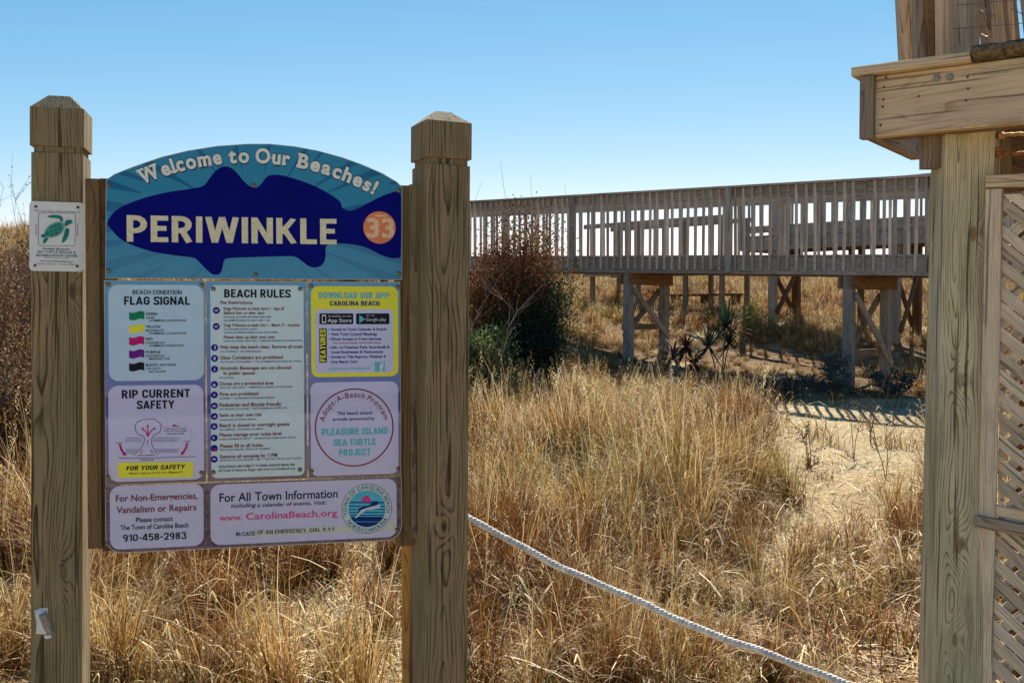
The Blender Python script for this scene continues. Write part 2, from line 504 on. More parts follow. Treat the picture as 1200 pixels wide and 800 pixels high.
M_plate = print_mat('white_printed_plate', .68, (.74, .70, .90))
M_plate_r = print_mat('rules_printed_plate', .80, (.68, .80, .77))
M_plate_a = print_mat('aqua_printed_plate', .68, (.62, .78, .87))
# header: blue rays
m, t, n, b = newmat('header_print'); g = NT(t)
P = g.obj(); x, y, z = g.sep(P)
hc = SG.L(300, 262)
dx = g.math('SUBTRACT', x, hc.x); dz = g.math('SUBTRACT', z, hc.y)
ang = g.math('ARCTAN2', dz, dx)
rad = g.math('SQRT', g.math('ADD', g.math('MULTIPLY', dx, dx), g.math('MULTIPLY', dz, dz)))
wv = g.math('ADD', g.math('SINE', g.math('MULTIPLY', ang, 46)), g.math('MULTIPLY', g.math('SINE', g.math('ADD', g.math('MULTIPLY', ang, 31), 1.7)), .8))
thr = g.maprange(rad, .15, .47, 1.75, -.1, False)
ray_m = g.maprange(g.math('SUBTRACT', wv, thr), -.06, .06, 0, 1)
c = g.mix(ray_m, (.025, .22, .37), (.004, .11, .26))
c = g.mix(g.maprange(z, SG.L(300, 325).y, SG.L(300, 230).y, .5, 0), c, (.11, .30, .46))
nz = g.noise(P, 7, 4, .6)
c = g.mix(g.math('MULTIPLY', nz, .25), c, (.10, .32, .42))
sp = g.noise(P, 150, 3, .7)
c = g.mix(g.math('MULTIPLY', g.ramp(sp, [(.66, 0), (.76, 1)]), .5), c, (.35, .42, .45))
t.links.new(c, b.inputs['Base Color']); b.inputs['Roughness'].default_value = .5; b.inputs['Specular IOR Level'].default_value = .12
M_header = m
INK = {}
def ink(name, col, var=.2, sc=60):
    if name not in INK: INK[name] = plain('print_' + name, col, .6, 0, var, sc, 0, .06)
    return INK[name]
BLK = ink('black', (.018, .016, .03)); NAVY = ink('navy', (.002, .004, .17), .25, 6); CREAM = ink('cream', (.78, .70, .46), .25, 90)
RED = ink('brick_red', (.22, .045, .05)); BLUE = ink('deep_blue', (.02, .05, .22)); PINK = ink('pink', (.68, .06, .24))
CYAN = ink('cyan', (.10, .50, .56)); YEL = ink('yellow', (.82, .76, .06), .12); ORG = ink('orange', (.80, .25, .11), .2, 30)
MAG = ink('magenta', (.55, .015, .16)); PUR = ink('purple', (.17, .02, .24)); GRN = ink('green', (.01, .22, .10)); RED2 = ink('ring_red', (.25, .02, .035))
WHT = ink('white', (.7, .7, .74)); LCY = ink('light_cyan', (.14, .50, .62)); DIC = ink('icon_blue', (.03, .02, .25)); ORG2 = ink('pale_orange', (.85, .56, .34))
TEAL = ink('teal', (.015, .21, .19)); MINT = ink('mint', (.25, .45, .36)); GRY = ink('grey', (.12, .14, .16)); SHD = ink('shadow_blue', (.01, .05, .10))
CREAM2 = ink('old_white', (.78, .77, .68), .15, 30)

# --- glyphs
TQ = []        # queued text
def text(z, s, x0, x1, yb, cap, mat, parent, bold=.0, ital=0, y=.0016, PL=None, name='lettering', st=0, label=None):
    TQ.append(dict(st=st, z=z, s=s, x0=x0, x1=x1, yb=yb, cap=cap, mat=mat, parent=parent, bold=bold, ital=ital, y=y, PL=PL or SG, name=name, label=label))
_gc = {}
def glyph_src(keys):
    objs = []
    for s, bold in keys:
        if (s, bold) in _gc: continue
        cu = D.curves.new('t', 'FONT'); cu.body = s; cu.size = 1; cu.offset = bold
        cu.resolution_u = 3 if len(s) > 2 else 6
        cu.fill_mode = 'BOTH' if False else cu.fill_mode
        o = D.objects.new('t', cu); COL.objects.link(o); objs.append(((s, bold), o, cu))
    bpy.context.view_layer.update()
    dg = bpy.context.evaluated_depsgraph_get()
    for k, o, cu in objs:
        me = D.meshes.new_from_object(o.evaluated_get(dg))
        v = [Vector((a.co.x, a.co.y)) for a in me.vertices]
        f = [tuple(p.vertices) for p in me.polygons]
        _gc[k] = (v, f, min(a.x for a in v), max(a.x for a in v))
        D.objects.remove(o); D.curves.remove(cu); D.meshes.remove(me)
# headline alphabet drawn with strokes: condensed bold grotesque capitals and figures
def _cat(p, n=5):
    out = []
    for i in range(len(p) - 1):
        a = Vector(p[max(i - 1, 0)]); b_ = Vector(p[i]); c_ = Vector(p[i + 1]); d_ = Vector(p[min(i + 2, len(p) - 1)])
        for k in range(n):
            t = k / n; out.append(.5 * ((2 * b_) + (c_ - a) * t + (2 * a - 5 * b_ + 4 * c_ - d_) * t * t + (3 * b_ - a - 3 * c_ + d_) * t ** 3))
    out.append(Vector(p[-1])); return out
def _arc(cx, cy, rx, ry, a0, a1, n=7): return [(cx + rx * math.cos(R(a0 + (a1 - a0) * k / n)), cy + ry * math.sin(R(a0 + (a1 - a0) * k / n))) for k in range(n + 1)]
def caps(ch, t):
    a = t / 2; b = 1 - a; W_ = .60
    L, r_ = a, W_ - a; m = W_ / 2; rr = (r_ - L) / 2
    top = lambda: _arc(m, b - rr, rr, rr, 0, 180); bo = lambda: _arc(m, a + rr, rr, rr, 180, 360)
    def bowl(x0, xr, yt, yb): q = (yt - yb) / 2; qx = min(q, (xr - x0) * .6); return [(x0, yt)] + _arc(xr - qx, (yt + yb) / 2, qx, q, 90, -90) + [(x0, yb)]
    G = {'I': (t, [[(a, 0), (a, 1)]]), 'L': (.5, [[(L, 1), (L, a), (.5, a)]]), 'T': (.56, [[(0, b), (.56, b)], [(.28, b), (.28, 0)]]),
         'E': (.5, [[(.5, b), (L, b), (L, a), (.5, a)], [(L, .52), (.45, .52)]]), 'F': (.48, [[(.48, b), (L, b), (L, 0)], [(L, .5), (.44, .5)]]),
         'H': (.6, [[(L, 0), (L, 1)], [(r_, 0), (r_, 1)], [(L, .5), (r_, .5)]]), 'P': (.58, [[(L, 0), (L, 1)], bowl(L, .58 - a, b, .42)]),
         'R': (.6, [[(L, 0), (L, 1)], bowl(L, .58 - a, b, .45), [(.30, .46), (.60 - a * 1.05, 0)]]), 'B': (.6, [[(L, 0), (L, 1)], bowl(L, .56 - a, b, .52), bowl(L, .6 - a, .52, a)]),
         'D': (.6, [[(L, 0), (L, 1)], bowl(L, .6 - a, b, a)]), 'W': (.95, [[(a * .8, 1), (.26, 0)], [(.26, 0), (.475, 1)], [(.475, 1), (.69, 0)], [(.69, 0), (.95 - a * .8, 1)]]),
         'N': (.64, [[(L, 0), (L, 1)], [(.64 - a, 0), (.64 - a, 1)], [(L, 1), (.64 - a, 0)]]), 'M': (.78, [[(L, 0), (L, 1)], [(.78 - a, 0), (.78 - a, 1)], [(L, 1), (.39, .1), (.78 - a, 1)]]),
         'K': (.62, [[(L, 0), (L, 1)], [(.62 - a * 1.1, 1), (a * 1.6, .42)], [(.26, .52), (.62 - a, 0)]]), 'A': (.66, [[(a * .7, 0), (.33, 1 - a * .3)], [(.33, 1 - a * .3), (.66 - a * .7, 0)], [(.16, .26), (.50, .26)]]),
         'Y': (.62, [[(a * .8, 1), (.31, .42)], [(.62 - a * .8, 1), (.31, .42)], [(.31, .46), (.31, 0)]]), 'V': (.62, [[(a * .8, 1), (.31, 0), (.62 - a * .8, 1)]]),
         'U': (.6, [[(L, 1)] + bo() + [(r_, 1)]]), 'O': (.6, [top() + bo() + [(r_, b - rr)]]), 'J': (.5, [[(a, .3)] + _arc(.25, .25, .25 - a, .25 - a, 180, 360) + [(.5 - a, 1)]]),
         'C': (.58, [[(r_, .66)] + top() + bo() + [(r_, .34)]]), 'G': (.6, [[(r_, .68)] + top() + bo() + [(r_, .48), (m, .48)]]),
         'S': (.56, [_cat([(.56 - a, .74), (.50, .86), (.28, b), (.08 + a * .6, .86), (a, .73), (.14, .58), (.40, .44), (.56 - a, .28), (.47, .13), (.28, a), (.08, .13), (a, .27)], 3)]),
         '-': (.3, [[(0, .42), (.3, .42)]]), ',': (t, [[(a, t), (a * .6, -t * .8)]]), ':': (t, [[(a, 0), (a, t)], [(a, .5), (a, .5 + t)]]), '&': (.62, [_cat([(.6, 0), (.14, .74), (.30, b), (.42, .76), (.12, .34), (.24, a), (.52, .38)], 3)]),
         '0': (.56, [_arc(.28, b - .28 + a, .28 - a, .28 - a, 0, 180) + _arc(.28, a + .28 - a, .28 - a, .28 - a, 180, 360) + [(.56 - a, b - .28 + a)]]),
         '1': (.34, [[(.34 - a, 0), (.34 - a, 1)], [(.34 - a, .9), (0, .72)]]), '2': (.56, [_cat([(a, .7), (.10, .86), (.28, b), (.46, .87), (.56 - a, .70), (.42, .42), (a + .02, a)], 3), [(a * .6, a), (.56, a)]]),
         '3': (.56, [_cat([(a, .78), (.14, b - .02), (.30, b), (.46, .86), (.46, .66), (.30, .54)], 3), _cat([(.30, .54), (.48, .42), (.56 - a, .27), (.46, .10), (.28, a), (.10, .12), (a, .26)], 3)]),
         '4': (.58, [[(.44, 0), (.44, 1)], [(.40, .96), (a * .6, .28)], [(0, .25), (.58, .25)]]), '5': (.56, [[(.52, b), (.12, b), (.09, .5)], _cat([(.09, .5), (.3, .60), (.50, .48), (.56 - a, .30), (.44, .10), (.26, a), (a, .2)], 3)]),
         '8': (.56, [_arc(.28, .74, .19, .26 - a, 0, 360, 14), _arc(.28, .28, .28 - a, .28 - a, 0, 360, 14)]),
         '9': (.56, [_arc(.28, .68, .28 - a, .32 - a, 0, 360, 14), _cat([(.56 - a, .66), (.53 - a, .35), (.40, .1), (.16, a)], 3)])}
    G['6'] = G['9']; G['7'] = (.52, [[(0, b), (.5 - a, b), (.2, 0)]])
    return G.get(ch, G['I'])
def strip(pl, t):
    pl = [Vector(p) for p in pl]; q = [pl[0]]
    for p in pl[1:]:
        if (p - q[-1]).length > 1e-4: q.append(p)
    closed = (q[0] - q[-1]).length < 1e-3 and len(q) > 4
    n = len(q); v = []; f = []
    for i in range(n):
        d1 = (q[i] - q[i - 1]) if i > 0 else ((q[0] - q[-2]) if closed else (q[1] - q[0]))
        d2 = (q[i + 1] - q[i]) if i < n - 1 else ((q[1] - q[0]) if closed else d1)
        d1 = d1.normalized(); d2 = d2.normalized(); n1 = Vector((-d1.y, d1.x)); n2 = Vector((-d2.y, d2.x)); mm = (n1 + n2)
        mm = mm.normalized() if mm.length > 1e-5 else n1; k = min(2.0, 1 / max(.3, mm.dot(n1))); v += [q[i] + mm * t / 2 * k, q[i] - mm * t / 2 * k]
    for i in range(n - 1): f.append((2 * i, 2 * i + 1, 2 * i + 3, 2 * i + 2))
    return v, f
def cap_string(s, t, gap=.10):
    V = []; Fc = []; x = 0; lay = 0
    for ch in s:
        if ch == ' ': x += .30; continue
        w_, ls = caps(ch, t)
        for pl in ls:
            v, f = strip(pl, t); b0 = len(V); lay += 1
            for p in v:
                yy = min(1.0, max(0.0, p.y)) if ch in 'WVNAYMK4' else p.y
                V.append(Vector((p.x + x, yy, .00003 * (lay % 4))))
            Fc += [tuple(i + b0 for i in q) for q in f]
        x += w_ + gap
    return V, Fc, 0.0, x - gap
def flush_text():
    glyph_src({('H', 0.0)} | {(q['s'], q['bold']) for q in TQ if not q['st']})
    capH = max(a.y for a in _gc[('H', 0.0)][0])
    for q in TQ:
        v, f, a0, a1 = cap_string(q['s'], q['st']) if q['st'] else _gc[(q['s'], q['bold'])]
        PL = q['PL']; z = q['z']
        p0 = ZL(z, q['x0'], q['yb'], PL); wdt = (ZL(z, q['x1'], q['yb'], PL) - p0).x
        hgt = p0 and (ZL(z, q['x0'], q['yb'] - q['cap'], PL) - p0).y
        sx = wdt / (a1 - a0); sy = hgt / (1 if q['st'] else capH)
        vv = [(p0.x + (a.x - a0) * sx + q['ital'] * a.y * sy, p0.y + a.y * sy, a.z if q['st'] else 0) for a in v]
        flat(q['name'], vv, f, q['y'], q['mat'], q['parent'], PL, q['label'])
SERIF = {'W': [(.0, 1, .36), (.64, 1, .36)], 'l': [(-.1, 0, .5)], 'm': [(-.02, 0, .26), (.36, 0, .26), (.74, 0, .26)], 'u': [(-.12, .72, .3)],
         'r': [(-.05, 0, .55)], 'B': [(-.1, 0, .3), (-.1, 1, .3)], 'h': [(-.02, 0, .34), (.62, 0, .38)], 't': [], 'O': [], 'a': []}
def arc_text(words, c, r, cap, mat, parent, y, bold, PL, serif=False, bottom=False, name='lettering', label=None, grow=0.0):
    """words = [(string, a0, a1)] angles in radians; glyphs stand on radius r round c"""
    chars = {ch for wd, _, _ in words for ch in wd if ch != ' '}
    glyph_src({('H', 0.0)} | {(ch, bold) for ch in chars})
    capH = max(a.y for a in _gc[('H', 0.0)][0]); s = cap / capH
    V = []; Fc = []
    for wd, a0, a1 in words:
        gaps = .10; adv = []; x = 0
        for ch in wd:
            if ch == ' ': adv.append((x, None)); x += .28; continue
            gv_, gf_, l0, l1 = _gc[(ch, bold)]
            adv.append((x, ch)); x += (l1 - l0) + gaps
        tot = x - gaps
        k = abs(a1 - a0) * r / (tot * s)
        for x, ch in adv:
            if ch is None: continue
            gv_, gf_, l0, l1 = _gc[(ch, bold)]
            wch = (l1 - l0); mid = (x + wch / 2) / tot
            a = a0 + (a1 - a0) * mid
            pts = [Vector(((p.x - l0 - wch / 2) * s * k, p.y * s)) for p in gv_]
            fcs = [tuple(q) for q in gf_]
            if serif and ch in SERIF:
                ytop = max(p.y for p in gv_)
                for fx, fy, fw in SERIF[ch]:
                    yy = ytop * fy * s; hh_ = .12 * s * (1 if fy < .5 else -1)
                    xa = (fx * wch - wch / 2) * s * k; xb = xa + fw * wch * s * k
                    if ch in 'l': xa, xb = -wch * s * k * 1.2, wch * s * k * 1.2
                    i0 = len(pts); pts += [Vector((xa, yy, .00006)), Vector((xb, yy, .00006)), Vector((xb, yy + hh_, .00006)), Vector((xa, yy + hh_, .00006))]
                    fcs.append((i0, i0 + 1, i0 + 2, i0 + 3) if hh_ > 0 else (i0 + 3, i0 + 2, i0 + 1, i0))
            er = Vector((math.cos(a), math.sin(a)))
            if bottom: ex_, ey_ = Vector((-er.y, er.x)), -er
            else: ex_, ey_ = Vector((er.y, -er.x)), er
            i0 = len(V)
            for p in pts:
                q2 = Vector(c) + er * r + ex_ * p.x + ey_ * p.y; V.append(Vector((q2.x, q2.y, p.z if len(p) > 2 else 0)))
            Fc += [tuple(i + i0 for i in q) for q in fcs]
    flat(name, V, Fc, y, mat, parent, PL, label)
def line_px(z, pts, wd, mat, parent, name, y=.0018, PL=None, close=False):
    q = [ZL(z, a, b_, PL) for a, b_ in pts]
    if close: q.append(q[0])
    v, f = stroke(q, wd); return flat(name, v, f, y, mat, parent, PL or SG)
def poly_px(z, pts, mat, parent, name, y=.0018, PL=None, sm=0):
    q = [ZL(z, a, b_, PL) for a, b_ in pts]
    if sm: q = smooth_closed(q, sm)
    # face the camera
    ar = sum(q[i - 1].x * q[i].y - q[i].x * q[i - 1].y for i in range(len(q)))
    if ar < 0: q.reverse()
    return flat(name, q, [tuple(range(len(q)))], y, mat, parent, PL or SG)
def inset(pts, d_):
    out = []; N = len(pts)
    for i in range(N):
        a, b_, c_ = Vector(pts[i - 1]), Vector(pts[i]), Vector(pts[(i + 1) % N])
        e1 = (b_ - a).normalized(); e2 = (c_ - b_).normalized()
        n_ = Vector((e1.y, -e1.x)) + Vector((e2.y, -e2.x))
        n_.normalize(); out.append(b_ + n_ * d_)
    return out
def panel(name, pts, mat, label):
    """aluminium sheet 3 mm thick with the print on its face"""
    o = plate(name, pts, 0.0, .003, M_alu, sign, SG, label)
    plate('printed_face', inset(pts, .0022), .0005, .0004, mat, o, SG)
    return o
def bolts(parent, pts):
    for px, py in pts:
        c = SG.L(px, py); mb = MB()
        v = circ(c, .0052, 12); k = circ(c, .003, 8)
        mb.tube([(c.x, .0, c.y), (c.x, -.0030, c.y)], .0066, 12)
        mb.tube([(c.x, -.003, c.y), (c.x, -.0062, c.y)], [.0045, .0028], 8)
        link('screw', mb.mesh('screw', True), M_screw, parent, SG.M)

# header outline
arch = [(124, 211), (134, 204), (157, 195), (189, 184), (220, 176.5), (255, 171), (290, 168.6), (316, 168.6), (345, 171.5), (372, 176.5),
        (400, 184), (425, 193), (448, 203), (465, 213), (471.6, 219.5)]
hp = [SG.L(*p) for p in arch] + [SG.L(471.3, 328), SG.L(123.3, 326)]
header = panel('header_panel', list(hp), M_header, 'arched blue header panel with dark blue fish')
gap = .0012
def quad(x0, y0, x1, y1):
    a = SG.L(x0, y0); b_ = SG.L(x1, y1)
    return [(a.x, a.y), (b_.x, a.y), (b_.x, b_.y), (a.x, b_.y)]
zt_ = SG.L(300, 329.3).y; zb_ = SG.L(300, 562.5).y; xs = [SG.L(122.2, 450).x, SG.L(241.6, 450).x, SG.L(360.2, 450).x, SG.L(470, 450).x]
pn = []
for k, (nm, lb) in enumerate((('flag_and_current_panel', 'panel with flag signals and rip current diagram'), ('rules_panel', 'pale panel with the list of beach rules'),
                              ('app_and_sponsor_panel', 'panel with yellow app box above round sponsor plate'))):
    x0, x1 = xs[k] + gap, xs[k + 1] - gap
    pn.append(panel(nm, [(x0, zt_), (x1, zt_), (x1, zb_), (x0, zb_)], M_print, lb))
flagp, rulesp, appp = pn
bz1 = zb_ - .003; bz0 = SG.L(140, 647.8).y
r_ = .045
bp = [(xs[0], bz1), (xs[3], bz1)] + [(xs[3] - r_ + r_ * math.cos(R(-a)), bz0 + r_ + r_ * math.sin(R(-a))) for a in range(0, 91, 15)] + \
     [(xs[0] + r_ - r_ * math.sin(R(a)), bz0 + r_ - r_ * math.cos(R(a))) for a in range(0, 91, 15)]
contact = panel('contact_panel', bp, M_print, 'brown rounded bottom panel with contact details')
bolts(header, [(127.5, 217.5), (297, 217.5), (467.5, 223.5), (127, 317.5), (299.5, 322), (467.5, 320.5)])
bolts(flagp, [(126.5, 333.2), (236.6, 334), (126.5, 559), (236, 553.5)])
bolts(rulesp, [(250, 338.5), (351.6, 338.5), (250, 553), (351.3, 550)])
bolts(appp, [(364.3, 335), (466, 336), (365, 551.5), (466.5, 549)])
bolts(contact, [(125.4, 573), (125.8, 637), (465.5, 561.5), (465, 620)])

# --- header print
fish = [(50, 320), (70, 285), (100, 262), (150, 240), (220, 218), (300, 202), (370, 192), (405, 183), (425, 160), (450, 128), (475, 113), (500, 113),
        (525, 130), (550, 160), (575, 183), (600, 190), (620, 175), (640, 150), (665, 142), (700, 145), (760, 162), (820, 185), (870, 212), (910, 240),
        (918, 262), (935, 273), (960, 273), (1000, 255), (1050, 228), (1100, 208), (1125, 205), (1136, 220), (1136, 430), (1125, 448), (1100, 450),
        (1060, 437), (1010, 412), (960, 400), (900, 395), (870, 398), (857, 412), (858, 440), (850, 468), (830, 483), (800, 482), (775, 465), (745, 445),
        (700, 443), (600, 446), (500, 450), (482, 460), (475, 490), (465, 508), (440, 510), (415, 490), (380, 455), (360, 447), (300, 440), (220, 427),
        (150, 405), (100, 380), (70, 350)]
poly_px('h', fish, NAVY, header, 'fish_silhouette', .0012, sm=3)
cc = ZL('h', 1057, 337); flat('number_disc', circ(cc, zs('h', 1057, 337, 60), 36), [tuple(range(36))], .0016, ORG, header, SG)
text('h', 'PERIWINKLE', 122, 898, 389, 98, CREAM, header, .022, label='large cream street name lettering', st=0.185)
text('h', '33', 1010, 1112, 371, 66, ORG2, header, .03, y=.002)
flat('small_bar', [ZL('h', 1037, 297), ZL('h', 1083, 297), ZL('h', 1083, 290), ZL('h', 1037, 290)], [(0, 1, 2, 3)], .002, ORG2, header, SG)
def circle3(a, b_, c_):
    ax, ay, bx, by, cx, cy = *a, *b_, *c_
    d_ = 2 * (ax * (by - cy) + bx * (cy - ay) + cx * (ay - by))
    ux = ((ax * ax + ay * ay) * (by - cy) + (bx * bx + by * by) * (cy - ay) + (cx * cx + cy * cy) * (ay - by)) / d_
    uy = ((ax * ax + ay * ay) * (cx - bx) + (bx * bx + by * by) * (ax - cx) + (cx * cx + cy * cy) * (bx - ax)) / d_
    return Vector((ux, uy)), (Vector(a) - Vector((ux, uy))).length
ac, ar_ = circle3(ZL('h', 195, 170), ZL('h', 580, 96), ZL('h', 1018, 206))
def hang(x):                              # angle on the arc above zoom x
    xl = ZL('h', x, 130).x; return math.acos(max(-1, min(1, (xl - ac.x) / ar_)))
wl = [('Welcome', 178, 476), ('to', 501, 576), ('Our', 598, 724), ('Beaches!', 752, 1034)]
wl = [(s, hang(a), hang(c_)) for s, a, c_ in wl]
caph = zs('h', 600, 100, 52)
arc_text([(s, a + .0, c_) for s, a, c_ in wl], ac + Vector((.0012, -.0012)), ar_, caph * 1.04, SHD, header, .0013, .075, SG, True)
arc_text(wl, ac, ar_, caph, CREAM2, header, .0018, .038, SG, True, label='arched cream greeting lettering')

# --- flag plate
plate('white_plate', rr_px(SG, 126.8, 333.5, 239.2, 445, .027), .0009, .0003, M_plate_a, flagp, SG)
plate('white_plate', rr_px(SG, 126.8, 452, 239.2, 561, .027), .0009, .0003, M_plate, flagp, SG)
T = text
T('a', 'BEACH CONDITION', 148, 336, 65, 17, BLK, flagp, .012, st=0.15)
T('a', 'FLAG SIGNAL', 116, 368, 105, 32, BLK, flagp, .03, st=0.19)
rows = [(147, GRN, 'GREEN', 'SAFE', 'SWIMMING CONDITIONS', 44, 32, 157), (196, YEL, 'YELLOW', 'MODERATE', 'SWIMMING CONDITIONS', 57, 68, 157),
        (243, MAG, 'RED', 'DANGEROUS', 'SWIMMING CONDITIONS', 27, 72, 146), (293, PUR, 'PURPLE', 'DANGEROUS', 'MARINE LIFE', 55, 72, 88),
        (342, BLK, 'BLACK / NO FLAG', 'OFF DUTY', 'NO GUARD', 115, 58, 72)]
for yc, mt, a, b_, c_, w1, w2, w3 in rows:
    pts = []
    for k in range(9):
        xx = 135 + 58 * k / 8; pts.append((xx, yc - 15 + 3.5 * math.sin(k / 8 * 6.28)))
    for k in range(8, -1, -1):
        xx = 135 + 58 * k / 8; pts.append((xx, yc + 14 + 3.5 * math.sin(k / 8 * 6.28)))
    poly_px('a', pts, mt, flagp, 'signal_flag', .0017)
    T('a', a, 199, 199 + w1, yc - 3, 9, BLK, flagp, .02)
    T('a', b_, 199, 199 + w2, yc + 11, 8, BLK, flagp, .01, .2)
    T('a', c_, 211, 211 + w3 * .9, yc + 22, 8, BLK, flagp, .01, .2)
T('a', 'RIP CURRENT', 107, 368, 462, 32, BLK, flagp, .03, st=0.19)
T('a', 'SAFETY', 165, 308, 503, 32, BLK, flagp, .03, st=0.19)
cl = [(320, 515), (400, 450), (436, 380), (440, 335), (410, 305), (375, 305), (365, 285), (345, 255), (348, 230), (338, 210), (355, 185), (368, 162), (400, 158),
      (425, 143), (455, 148), (480, 136), (510, 142), (540, 138), (565, 152), (578, 168), (600, 180), (608, 200), (618, 215), (606, 240), (604, 268), (585, 285), (560, 290), (540, 305), (515, 340), (512, 390), (530, 440), (580, 512)]
line_px('d', cl, .0013, BLK, flagp, 'current_outline')
line_px('d', [(170, 545), (300, 548), (420, 545), (560, 544), (680, 538), (820, 534), (970, 531)], .0014, BLK, flagp, 'shore_line')
for y0, xa, xb in ((335, 245, 418), (354, 245, 415), (372, 235, 420), (335, 530, 815), (354, 530, 800), (370, 525, 780), (457, 245, 385), (474, 250, 360), (490, 255, 340),
                   (455, 555, 805), (470, 565, 790), (484, 580, 800)):
    pts = [(x_, y0 + (4 if k % 2 else -4)) for k, x_ in enumerate(range(xa, xb, 9))]
    line_px('d', pts, .0007, ink('wave_blue', (.05, .05, .30)), flagp, 'wave_line')
def arrow(pts, wd, hd, mt):
    q = [ZL('d', *p) for p in pts]; v, f = stroke(q, wd)
    d_ = (q[-1] - q[-2]).normalized(); nn_ = Vector((-d_.y, d_.x)); i0 = len(v)
    v += [q[-1] + nn_ * hd, q[-1] - nn_ * hd, q[-1] + d_ * hd * 1.5]; f.append((i0, i0 + 1, i0 + 2))
    flat('current_arrow', v, f, .0019, mt, flagp, SG)
arrow([(472, 415), (472, 370)], .0014, .0028, MAG)
arrow([(474, 320), (474, 220)], .0026, .0045, MAG)
arrow([(470, 320), (462, 285), (440, 258), (426, 247)], .0026, .0042, MAG)
arrow([(478, 320), (490, 285), (518, 255), (536, 243)], .0026, .0042, MAG)
arrow([(182, 405), (195, 450), (212, 480), (226, 497)], .0055, .0062, MAG)
arrow([(884, 395), (872, 440), (850, 475), (838, 490)], .0055, .0062, MAG)
line_px('d', [(420, 462), (408, 484), (390, 495)], .0022, MAG, flagp, 'current_arrow')
line_px('d', [(505, 462), (515, 482), (536, 493)], .0022, MAG, flagp, 'current_arrow')
poly_px('d', [(715, 213), (740, 208), (728, 200), (750, 192), (760, 205), (785, 212), (803, 208), (800, 216), (770, 220)], MAG, flagp, 'swimmer_symbol')
for k in range(8): line_px('d', [(590 + k * 20, 217), (600 + k * 20, 217)] if k < 6 else [(800 + (k - 6) * 60, 212), (815 + (k - 6) * 60, 212)], .0007, MAG, flagp, 'dashed_line')
for k in range(4): line_px('d', [(927, 225 + k * 32), (927, 243 + k * 32)], .0007, MAG, flagp, 'dashed_line')
T('d', 'SWIM PARALLEL TO SHORE', 648, 876, 248, 11, BLK, flagp, .02)
T('d', 'TO GET OUT OF RIP CURRENT', 636, 886, 274, 11, BLK, flagp, .02)
T('d', 'THEN SWIM TO SHORE', 668, 856, 300, 11, BLK, flagp, .02)
T('d', 'WAVES', 138, 208, 394, 10, BLK, flagp, .02); T('d', 'WAVES', 846, 914, 379, 10, BLK, flagp, .02)
T('d', 'RIP CURRENT', 375, 552, 526, 11, BLK, flagp, .02); T('d', 'SHORE LINE', 392, 536, 574, 12, BLK, flagp, .02)
poly_px('d', [(160, 600), (165, 592), (935, 585), (945, 592), (942, 738), (932, 746), (168, 750), (160, 742)], YEL, flagp, 'yellow_strip', .0014)
T('d', 'FOR YOUR SAFETY', 248, 855, 676, 46, BLK, flagp, .028, .2, y=.0019, st=0.19)
T('d', 'Please swim in front of a lifeguard!', 275, 828, 716, 20, BLK, flagp, .01, .2, y=.0019)

# --- rules plate
plate('pale_plate', rr_px(SG, 246.2, 334, 357, 556.5, .017), .0009, .0003, M_plate_r, rulesp, SG)
T('r', 'BEACH RULES', 185, 703, 157, 64, BLK, rulesp, .03, st=0.19)
def rl(z, s, x0, x1, y, cap=24): T(z, s, x0, x1, y, cap, RED, rulesp, .022)
def bl(z, s, x0, x1, y, cap=13): T(z, s, x0, x1, y, cap, BLUE, rulesp, .012)
rl('r', 'Pet Restrictions', 155, 407, 208)
rl('r', 'Dogs Welcome on leash April 1 - Sept 30', 182, 655, 254, 22); rl('r', 'Before 9am or after 5pm', 182, 498, 288, 22)
bl('r', 'NO DOGS ALLOWED BETWEEN 9AM & 5PM', 182, 548, 316); bl('r', 'NO ADMITEN PERROS ENTRE 9 AM Y 17:00.', 182, 546, 343)
rl('r', 'Dogs Welcome on leash Oct 1 - March 31 - Anytime', 182, 775, 384, 22)
bl('r', 'ALL DOGS MUST BE ON A LEASH', 182, 442, 411); bl('r', 'TODOS LOS PERROS DEBEN LLEVAR UNA CORREA', 182, 607, 437)
rl('r', 'Please clean up after your pets', 182, 580, 477, 22); bl('r', 'CLEAN UP AFTER YOUR PETS  *  LIMPIAR DESPUES DE SUS MASCOTAS', 180, 792, 503)
rl('r', 'Help keep the beach clean. Remove all trash.', 153, 804, 556, 25); bl('r', 'NO LITTERING  *  NO TIRAR BASURA', 155, 474, 586)
rl('r', 'Glass Containers are prohibited', 153, 643, 640, 27); bl('r', 'NO GLASS CONTAINERS  *  NO SE PERMITEN ENVASES DE VIDRIO', 155, 790, 667)
rl('r', 'Alcoholic Beverages are not allowed', 150, 708, 722, 26); rl('r', 'in public spaces', 180, 427, 760, 26); bl('r', 'NO ALCOHOL', 147, 260, 790)
rl('s', 'Dunes are a protected area', 150, 571, 75, 26); bl('s', 'STAY OFF THE DUNES  *  PERMANEZCA ALEJADO DE LAS DUNAS', 152, 718, 101)
rl('s', 'Fires are prohibited', 150, 453, 157, 26); bl('s', 'NO FIRES  *  LOS INCENDIOS ESTAN PROHIBIDOS', 150, 580, 185)
rl('s', 'Pedestrian and Bicycle friendly', 148, 632, 243, 28); bl('s', 'NO VEHICLES ALLOWED  *  NO SE PERMITEN VEHICULOS', 150, 676, 268)
rl('s', 'Swim at your own risk', 148, 480, 322, 26); bl('s', 'NADAR BAJO SU PROPIO RIESGO', 150, 435, 352)
rl('s', 'Beach is closed to overnight guests', 148, 695, 402, 27); bl('s', 'NO CAMPING  *  PROHIBIDO ACAMPAR', 148, 490, 429)
rl('s', 'Please manage your noise level', 148, 632, 475, 26); bl('s', 'NOISE ORDINANCES APPLY  *  ORDENANZAS SOBRE RUIDO APLICA', 148, 745, 503)
